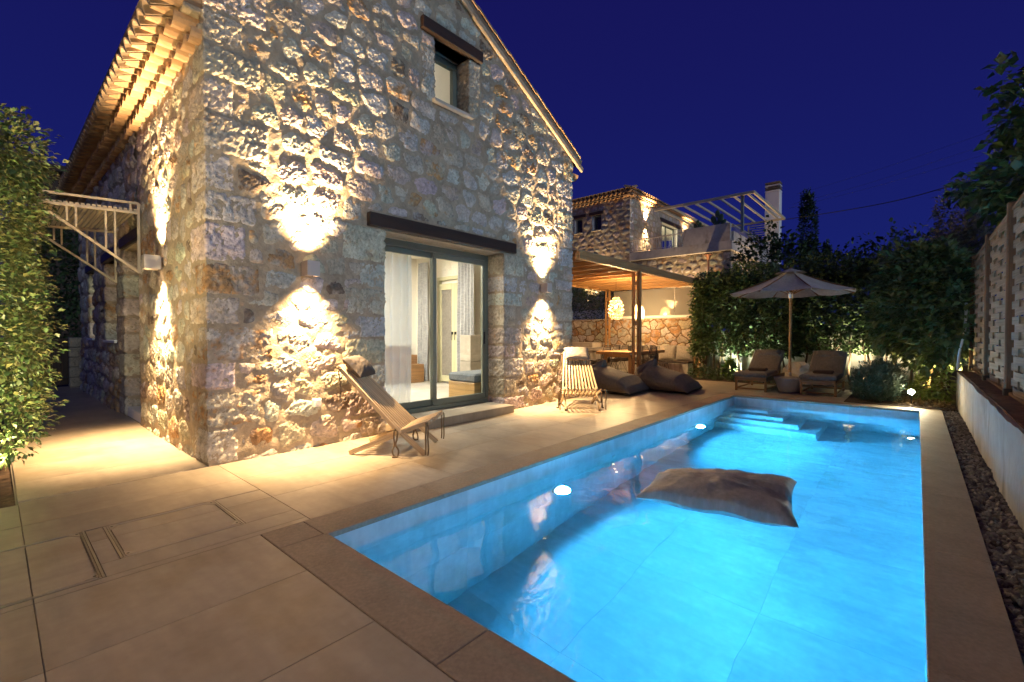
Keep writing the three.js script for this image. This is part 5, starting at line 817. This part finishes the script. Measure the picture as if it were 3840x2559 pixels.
  plant('mulberry_tree', 'large leaved tree reaching over the fence at the upper right', 'tree', [leaves(2600, 22, blobs([[1.15, 3.2, -9.0, 0.65, 0.5, 0.6], [1.2, 4.0, -9.0, 0.5, 0.55, 0.5], [0.85, 4.55, -9.0, 0.2, 0.3, 0.25], [0.62, 3.3, -9.4, 0.3, 0.2, 0.3], [1.3, 2.7, -8.6, 0.5, 0.4, 0.5]], 0.3, 0.3), 0.13, 0.36, [[0.045, 0.09, 0.025], [0.03, 0.065, 0.02], [0.06, 0.11, 0.03]], 0.7)], stems([[1.3, 0.4, -9.0, 4.2], [1.2, 1.5, -9.1, 3.4]], 0.06, 0.015, 0.25));
  // dark trees behind the garden
  const far = [['bushy dark tree left of the cypress', [[-4.2, 2.9, -19, 1.3, 2.1, 1.3], [-3.3, 2.6, -19, 1.2, 1.8, 1.2], [-4.9, 2.0, -18.6, 0.8, 1.2, 1]], 6500], ['broad dark tree right of the cypress', [[-2.2, 2.6, -21, 1.6, 1.7, 1.4], [-0.9, 2.7, -21.5, 1.4, 1.9, 1.3]], 4600], ['dark round tree behind the tall shrub', [[0.2, 2.9, -22, 1.7, 2.1, 1.5], [1.8, 2.6, -21, 1.5, 1.9, 1.4]], 4600]];
  far.forEach(([l, b, n], i) => plant('garden_tree', l, 'tree', [leaves(n, 30 + i, blobs(b, 0.6, 0.35), 0.16, 0.32, DARK)], stems([[b[0][0], -1, b[0][2], b[0][1]]], 0.12, 0.05), 'dark trees beyond the hedge'));
  plant('cypress', 'tall slender cypress standing against the blue sky', 'tree', [leaves(5200, 40, blobs([[-6.1, 8.6, -40, 0.55, 3.1, 0.55], [-6.0, 6.2, -40, 0.65, 2.0, 0.65], [-6.3, 10.6, -40, 0.35, 1.1, 0.35]], 0.5, 0.25), 0.2, 0.25, DARK, -0.6)], stems([[-6.1, -1, -40, 7]], 0.15, 0.06));
  plant('cypress', 'short cypress tip right of the tall one', 'tree', [leaves(1500, 41, blobs([[-5.1, 6.3, -41, 0.35, 1.6, 0.35]], 0.5, 0.2), 0.2, 0.25, DARK, -0.6)], stems([[-5.1, -1, -41, 6]], 0.1, 0.05));
  plant('hedge', 'dark hedge showing above the stone wall left of the pendant lamp', 'hedge', [leaves(8000, 42, boxy(-10.4, -7.3, 1.2, 2.85, -15.0, -14.1, 0.18, 0.3), 0.075, 0.3, [...OLIVE, ...DARK])], stems(trunkLine(-10, -7.5, 6, 0, 1.8, -14.5, 0.3, 9), 0.03, 0.015));
  plant('garden_tree', 'dark tree crown behind the plank gate', 'tree', [leaves(9000, 43, blobs([[-18.5, 2.2, -1.2, 1.2, 2.1, 1.5], [-18.0, 1.2, -0.2, 1.2, 1.4, 1.2], [-19, 3.4, -2.0, 1.4, 1.6, 1.4]], 0.6, 0.3), 0.13, 0.3, DARK)], stems([[-18.5, -0.5, -1.2, 2.5]], 0.1, 0.05), 'dark trees beyond the hedge');
}
function rr2(r, a, b) { return a + (b - a) * r(); }
{ // garden spots
  const gs = (p, to, I, col, label, lens, ang = 0.75) => {
    const t = thing('garden_spotlight', label, 'garden light', p, 0, 'garden spike lights'), d = V(...to).sub(V(...p)).normalize(), q = new THREE.Quaternion().setFromUnitVectors(V(0, 1, 0), d);
    part('spike', cyl(0.008, 0.01, p[1] + 0.02, 0, -p[1] - 0.02, 0, 8), mat.black, t); const b = part('body', [cyl(0.028, 0.034, 0.1, 0, -0.09, 0, 16), new THREE.TorusGeometry(0.034, 0.005, 6, 20).rotateX(Math.PI / 2).translate(0, 0.01, 0)], mat.black, t); b.quaternion.copy(q);
    const l = part('light_lens', disc(lens > 100 ? 0.042 : 0.03, 0, 0, 0.0, 18).rotateX(-Math.PI / 2).translate(0, 0.013, 0), glow(col, lens), t); l.quaternion.copy(q);
    const e = V(...p).addScaledVector(d, 0.03); return spot(col, I, e.toArray(), to, ang, 0.6, 1.2);
  };
  const GW = lin(1, 0.86, 0.55);
  gs([-3.55, 0.10, -12.78], [-3.45, 1.6, -13.7], 27.0, lin(0.9, 1, 0.75), 'garden spotlight hidden behind the left lounger, lighting hedge stems', 8, 1.0);
  gs([-0.95, 0.10, -12.75], [-0.7, 1.5, -13.6], 24.0, GW, 'garden spotlight hidden behind the right lounger', 8, 1.0);
  gs([-0.06, 0.225, -10.12], [-0.25, 0.55, -8.6], 5, GW, 'bright garden spotlight facing the pool beside the rounded shrub', 420, 1.1);
  gs([0.30, 0.12, -10.98], [0.25, 1.6, -10.6], 16, lin(1, 0.72, 0.25), 'warm garden spotlight behind the laurel trunks', 10, 1.1);
  gs([-4.92, 0.20, 0.02], [-5.7, 1.3, 0.0], 7.0, lin(1, 0.80, 0.45), 'black garden spotlight on a spike at the left frame edge', 10, 1.1);
  gs([-3.9, 0.15, 0.62], [-5.5, 1.9, 0.05], 34, lin(1, 0.80, 0.42), 'added garden spotlight outside the frame, put in to brighten the tall hedge', 10, 0.8);  // extra unseen lamp, added so the whole height of the hedge is lit
  gs([-6.8, 0.15, -0.05], [-7.2, 2.0, -0.1], 6.0, lin(1, 0.80, 0.45), 'garden spotlight under the hedge by the side path', 10, 1.1);
  const hose = tube([[0.5, 0.6, -10.4], [0.52, 0.9, -10.42], [0.58, 1.25, -10.45], [0.6, 1.7, -10.6]], 0.018, 20, 8); single('drain_pipe', hose, M([0.45, 0.47, 0.48], { roughness: 0.5 }), 'grey flexible pipe rising beside the fence end', 'pipe');
}

// ---------------------------------------------------------------- neighbouring house
{
  const h = thing('neighbour_house', 'stone neighbour house with tiled roof, balcony and lit wall lamp behind the pergola', 'house'), NX = -11.3, NZ = -22.1, BX = -6.38, mk = (o) => rubble({ res: 0.055, cw: 0.44, ch: 0.30, joint: 0.018, protr: 0.014, rough: 0.022, edge: 0.025, mres: 0.2, least: 3, rusty: 0.15, browny: 0.02, ...o });
  const W = [[-14.72, -14.17, 6.85, 7.70], [-13.55, -13.02, 6.85, 7.70]], blk = [...W, [-14.86, -13.99, 7.70, 7.9], [-13.77, -12.86, 7.70, 7.9]], D = [26.1, 28.5, 5.3, 7.75], fr = (rs) => (s, y) => rs.reduce((m, r) => Math.min(m, rectOut(r, s, y)), 9);
  const wl = grp('front_wall', h), wr = grp('terrace_wall', h), lo = grp('lower_wall', h);
  const a = mk({ seed: 61, s0: -18, s1: NX, y0: 2.5, y1: 8.42, free: fr(blk), hole: fr(W), at: (s, y, q) => [s, y, NZ + q] }), b = mk({ seed: 62, s0: -NZ, s1: 34, y0: 5.0, y1: 8.42, free: fr([D, [25.9, 28.8, 7.75, 7.98]]), hole: fr([D]), at: (s, y, q) => [NX + q, y, -s] });
  const c = mk({ seed: 63, s0: NX, s1: BX, y0: 1.6, y1: 4.96, free: () => 9, hole: () => 1, at: (s, y, q) => [s, y, NZ - 0.12 + q] }), d = mk({ seed: 64, s0: -NZ + 0.12, s1: 30, y0: 1.6, y1: 4.96, free: () => 9, hole: () => 1, at: (s, y, q) => [BX + q, y, -s] });
  for (const [g, w] of [[a, wl], [b, wr], [c, lo], [d, lo]]) part('mortar', g.mortar, mat.mortar, w);
  layStones(h, [[wl, a.stones, V(0, 0, 1)], [wr, b.stones, V(1, 0, 0)], [lo, c.stones, V(0, 0, 1)], [lo, d.stones, V(1, 0, 0)]]);
  wallCore([[-18, 1], [NX, 1], [NX, 8.4], [-18, 8.4]], W, 0.36, [V(1, 0, 0), V(0, 1, 0), V(0, 0, 1)], [0, 0, NZ - 0.39], mat.room, wl); wallCore([[22.5, 1], [34, 1], [34, 8.4], [22.5, 8.4]], [D], 0.34, [V(0, 0, -1), V(0, 1, 0), V(1, 0, 0)], [NX - 0.37, 0, 0], mat.room, wr);
  part('house_body', cb(4.85, 3.2, 7.6, (NX + BX) / 2 - 0.03, 3.3, -26.05, 0.01), mat.mortar, lo); part('inner_floor', cb(6.3, 0.2, 11.4, -14.7, 5.18, -28.2, 0.01), mat.room, h); part('inner_ceiling', cb(6.3, 0.2, 11.4, -14.7, 8.3, -28.2, 0.01), mat.room, h); part('inner_wall', cb(0.2, 3.1, 11.4, -17.9, 6.8, -28.2, 0.01), mat.room, h);
  for (const [x, w] of [[-14.42, 0.9], [-13.32, 0.9]]) part('window_lintel', cb(w, 0.18, 0.3, x, 7.79, NZ - 0.1, 0.01), mat.lintel, h); part('door_lintel', cb(0.3, 0.2, 3.0, NX - 0.1, 7.86, -27.35, 0.01), mat.lintel, h);
  for (const w of W) { const g = grp('window', h), x = (w[0] + w[1]) / 2; for (const s of [-1, 1]) part('frame', cb(0.06, 0.83, 0.06, x + s * 0.235, 7.275, NZ - 0.3), mat.alu, g); for (const y of [6.89, 7.66]) part('frame', cb(0.41, 0.06, 0.06, x, y, NZ - 0.3), mat.alu, g); part('pane', new THREE.PlaneGeometry(0.41, 0.72).translate(x, 7.275, NZ - 0.3), mat.glass, g); part('shutter', cb(0.5, 0.8, 0.02, x, 7.27, NZ - 0.36, 0.002), mat.gateWood, g); part('sill', cb(0.6, 0.05, 0.36, x, 6.84, NZ - 0.1, 0.005), mat.plaster, g); }
  { const g = grp('balcony_door', h); for (const z of [-26.13, -27.3, -28.47]) part('frame', cb(0.07, 2.4, 0.08, NX - 0.3, 6.5, z), mat.alu, g); part('frame', cb(0.07, 0.08, 2.4, NX - 0.3, 7.7, -27.3), mat.alu, g); for (const z of [-26.72, -27.88]) part('pane', new THREE.PlaneGeometry(1.08, 2.3).rotateY(Math.PI / 2).translate(NX - 0.3, 6.5, z), mat.glass, g); }
  // balcony
  part('balcony_slab', cb(BX - NX + 0.1, 0.42, 6.3, (NX + BX) / 2 + 0.05, 5.185, NZ - 3.12, 0.01), mat.neighbourPlaster, h); part('parapet', cb(2.14, 0.80, 0.16, -7.43, 5.785, NZ - 0.05, 0.01), mat.neighbourPlaster, h); part('parapet', cb(0.16, 0.45, 6.0, BX + 0.04, 5.62, NZ - 3.15, 0.01), mat.neighbourPlaster, h);
  { const g = grp('balcony_railing', h); part('handrail', cb(2.76, 0.05, 0.05, -9.92, 6.03, NZ - 0.03, 0.006), mat.lampBody, g); part('bottom_rail', cb(2.76, 0.03, 0.03, -9.92, 5.46, NZ - 0.03, 0.004), mat.lampBody, g); for (let i = 0; i < 26; i++) part('baluster', cb(0.018, 0.56, 0.018, -11.27 + i * 0.108, 5.74, NZ - 0.03, 0.002), mat.lampBody, g); part('handrail', cb(0.05, 0.05, 5.9, BX + 0.04, 6.16, NZ - 3.15), mat.creamMetal, g); for (let i = 0; i < 40; i++) part('baluster', cb(0.018, 0.30, 0.018, BX + 0.04, 5.99, NZ - 0.3 - i * 0.146, 0.002), mat.lampBody, g); }
  // terrace pergola
  { const g = grp('terrace_pergola', h), y = 7.42; part('beam', cb(4.6, 0.12, 0.08, -7.72, y, NZ - 0.15), mat.creamMetal, g); part('beam', cb(0.08, 0.12, 6.2, -5.45, y, NZ - 3.3), mat.creamMetal, g); for (let i = 0; i < 8; i++) part('rafter', cb(0.05, 0.10, 6.1, -9.8 + i * 0.58, y + 0.02, NZ - 3.3), mat.creamMetal, g); part('post', cb(0.12, 1.65, 0.12, -5.95, 6.58, NZ - 0.3), M([0.16, 0.2, 0.2], { roughness: 0.6 }), g); part('beam', cb(4.6, 0.10, 0.08, -7.72, y - 0.03, NZ - 6.3), mat.creamMetal, g); for (let i = 0; i < 8; i++) part('screen_slat', cb(1.1, 0.04, 0.03, -6.6, 6.3 + i * 0.13, NZ - 6.25), mat.creamMetal, g); part('screen_post', cb(0.07, 1.5, 0.07, -7.2, 6.5, NZ - 6.25), mat.creamMetal, g); }
  { const g = grp('chimney', h); part('stack', cb(0.75, 4.3, 0.6, -6.42, 7.3, -30.5, 0.01), mat.white, g); for (let i = 0; i < 4; i++) part('cap', cb(0.78, 0.07, 0.64, -6.42, 9.5 + i * 0.16, -30.5, 0.008), i % 2 ? mat.terraDark : mat.white, g); part('cap_core', cb(0.5, 0.7, 0.4, -6.42, 9.7, -30.5, 0.008), mat.terraDark, g); }
  // tiled roof with corbelled eaves
  const roof = grp('roof', h), arc = (r0, r1, a0, a1, len) => { const sh = new THREE.Shape(), p = [], S = 5; for (let i = 0; i <= S; i++) { const q = lerp(a0, a1, i / S); p.push(new THREE.Vector2(r1 * Math.cos(q), r1 * Math.sin(q))); } for (let i = S; i >= 0; i--) { const q = lerp(a0, a1, i / S); p.push(new THREE.Vector2(r0 * Math.cos(q), r0 * Math.sin(q))); } sh.setFromPoints(p); return metric(new THREE.ExtrudeGeometry(sh, { depth: len, bevelEnabled: false })); };
  const dn = arc(0.085, 0.11, Math.PI, 6.2832, 0.4), upT = arc(0.085, 0.11, 0, Math.PI, 0.5), pt = 0.27;
  for (const [k, y, e] of [[0, 8.42, 0.12], [1, 8.6, 0.26]]) {
    for (let i = 0; i < 24; i++) { const m = part('roof_tile', dn, mat.terra, roof); m.position.set(NX + 0.15 - (i + k * 0.5) * pt, y, NZ - 0.4 + e); } for (let i = 0; i < 42; i++) { const m = part('roof_tile', dn, mat.terra, roof); m.rotation.y = Math.PI / 2; m.position.set(NX - 0.4 + e, y, NZ + 0.12 - (i + k * 0.5) * pt); }
    part('tile_bedding', cb(7, 0.06, 0.3, NX - 3.3, y + 0.03, NZ - 0.08 + e * 0.5, 0.01), mat.mortar, roof); part('tile_bedding', cb(0.3, 0.06, 11.9, NX - 0.08 + e * 0.5, y + 0.03, NZ - 5.9, 0.01), mat.mortar, roof);
  }
  for (let i = 0; i < 25; i++) { const m = part('cover_tile', upT, mat.terra, roof); m.rotation.x = 0.35; m.position.set(NX + 0.24 - i * pt, 8.83, NZ - 0.2); } for (let i = 0; i < 43; i++) { const m = part('cover_tile', upT, mat.terra, roof); m.rotation.order = 'YXZ'; m.rotation.y = Math.PI / 2; m.rotation.x = 0.35; m.position.set(NX - 0.2, 8.83, NZ + 0.2 - i * pt); }
  { const rg = new THREE.BufferGeometry(), e = 8.68, x0 = -18.3, x1 = NX + 0.28, z0 = -34.3, z1 = NZ + 0.28, r = [(x0 + x1) / 2, e + 1.25]; rg.setAttribute('position', new THREE.Float32BufferAttribute([x1, e, z1, r[0], r[1], z1 - 3.5, x0, e, z1, x1, e, z0, r[0], r[1], z0 + 3.5, x1, e, z1, r[0], r[1], z0 + 3.5, r[0], r[1], z1 - 3.5, x1, e, z1, x0, e, z1, r[0], r[1], z1 - 3.5, r[0], r[1], z0 + 3.5, x0, e, z1, r[0], r[1], z0 + 3.5, x0, e, z0], 3)); rg.computeVertexNormals(); metric(rg); part('roof_slope', rg, M([0.33, 0.25, 0.18], { map: T.terra, roughness: 0.95, side: THREE.DoubleSide }), roof); }
  // rain funnel
  { const g = grp('downpipe', h); part('funnel', [new THREE.CylinderGeometry(0.16, 0.06, 0.22, 4).rotateY(0.785).translate(-7.28, 4.72, NZ + 0.12), cb(0.34, 0.05, 0.26, -7.28, 4.85, NZ + 0.12)], mat.copper, g); part('pipe', cyl(0.04, 0.04, 3.2, -7.28, 1.5, NZ + 0.08, 10), mat.copper, g); }
  wallLamp([NX + 0.03, 7.2, -23.9], 0, 'up and down wall lamp on the neighbour house above the balcony', 34, 0.75); wallLamp([NX + 0.03, 7.2, -29.6], 0, 'up and down wall lamp on the neighbour house past its balcony door', 26, 0.75);
  point(lin(1, 0.9, 0.66), 16, [-13.6, 7.4, -27.3], 6); { const t = thing('ceiling_light', 'ceiling light inside the neighbour house', 'ceiling light', [-13.6, 7.45, -27.3]); part('light_globe', new THREE.SphereGeometry(0.12, 14, 10), glow(lin(1, 0.9, 0.66), 6), t); }
  const up = (p, to, I, l) => { const t = thing('wall_washer', l, 'floodlight', p, 0, 'floodlights at the neighbour house'); part('body', cb(0.2, 0.08, 0.12, 0, -0.05, 0), mat.black, t); part('light_panel', new THREE.PlaneGeometry(0.18, 0.1).rotateX(-Math.PI / 2).translate(0, 0.0, 0), glow(WARM, 6), t); spot(WARM, I, [p[0], p[1] + 0.02, p[2]], to, 1.0, 0.8, 2); };
  up([-8.4, 2.2, NZ + 0.35], [-8.4, 5, NZ - 0.1], 55, 'floodlight hidden behind the hedge under the neighbour balcony'); up([BX + 0.5, 2.2, -24.5], [BX, 5, -24.5], 60, 'floodlight at the side of the neighbour lower wall'); up([-13.5, 3.0, NZ + 0.5], [-13.2, 8, NZ], 60, 'floodlight under the neighbour front windows');
  // cactus in pots on the terrace
  const cz = NZ - 0.5; [[-7.1, 1, 'tall paddle cactus standing on the neighbour terrace'], [-8.0, 0.7, 'small paddle cactus left of the tall one']].forEach(([x, s, l]) => { const t = thing('cactus', l, 'cactus', [x, 5.95, cz]); part('pot', cyl(0.14 * s, 0.18 * s, 0.3, 0, -0.25, 0, 14), mat.terra, t); for (const [px, py, a, r] of [[0, 0.28, 0.1, 0.2], [-0.16, 0.6, 0.35, 0.17], [0.16, 0.62, -0.3, 0.18], [0.02, 0.85, 0, 0.15], [0.3, 0.42, -0.8, 0.13]]) { const g = new THREE.SphereGeometry(1, 14, 10); g.scale(r * 0.75 * s, r * 1.25 * s, 0.05 * s); g.rotateZ(a); part('paddle', g.translate(px * s, py * s, px * 0.2), mat.cactus, t); } });
}
{ // overhead cables
  const A = [[[-8.77, 8.2, -32.4], [-1.6, 6.75, -25.4], [1.56, 6.01, -20.15]], [[-6.0, 10.28, -34.9], [-1.7, 10.1, -32], [2.6, 10.13, -29.2]], [[-6.2, 9.62, -34.7], [-1.8, 9.5, -32], [2.6, 9.62, -29.2]], [[-6.4, 9.34, -34.5], [-1.9, 9.15, -31.8], [2.6, 9.18, -29.2]]];
  A.forEach((p, i) => single('overhead_cable', tube(p, i ? 0.006 : 0.018, 30, 5), i ? M([0.2, 0.22, 0.3]) : mat.cable, ['thick dark cable crossing the sky above the hedge', 'topmost thin wire in the sky', 'middle thin wire in the sky', 'lowest of the three thin wires in the sky'][i], 'cable', 'overhead cables'));
  const n = thing('dark_building', 'unlit building with flat roof behind the left hedge', 'building', [-33, 0, -4.2]); part('wall', cb(6, 8.6, 5, 0, 4.3, 0, 0.02), mat.gateWood, n); part('roof', cb(6.6, 0.3, 5.6, 0, 8.8, 0, 0.02), mat.gateWood, n); part('railing', cb(6.2, 0.08, 0.08, 0, 9.5, 2.5), mat.black, n);
}
renderer.render(scene, camera);
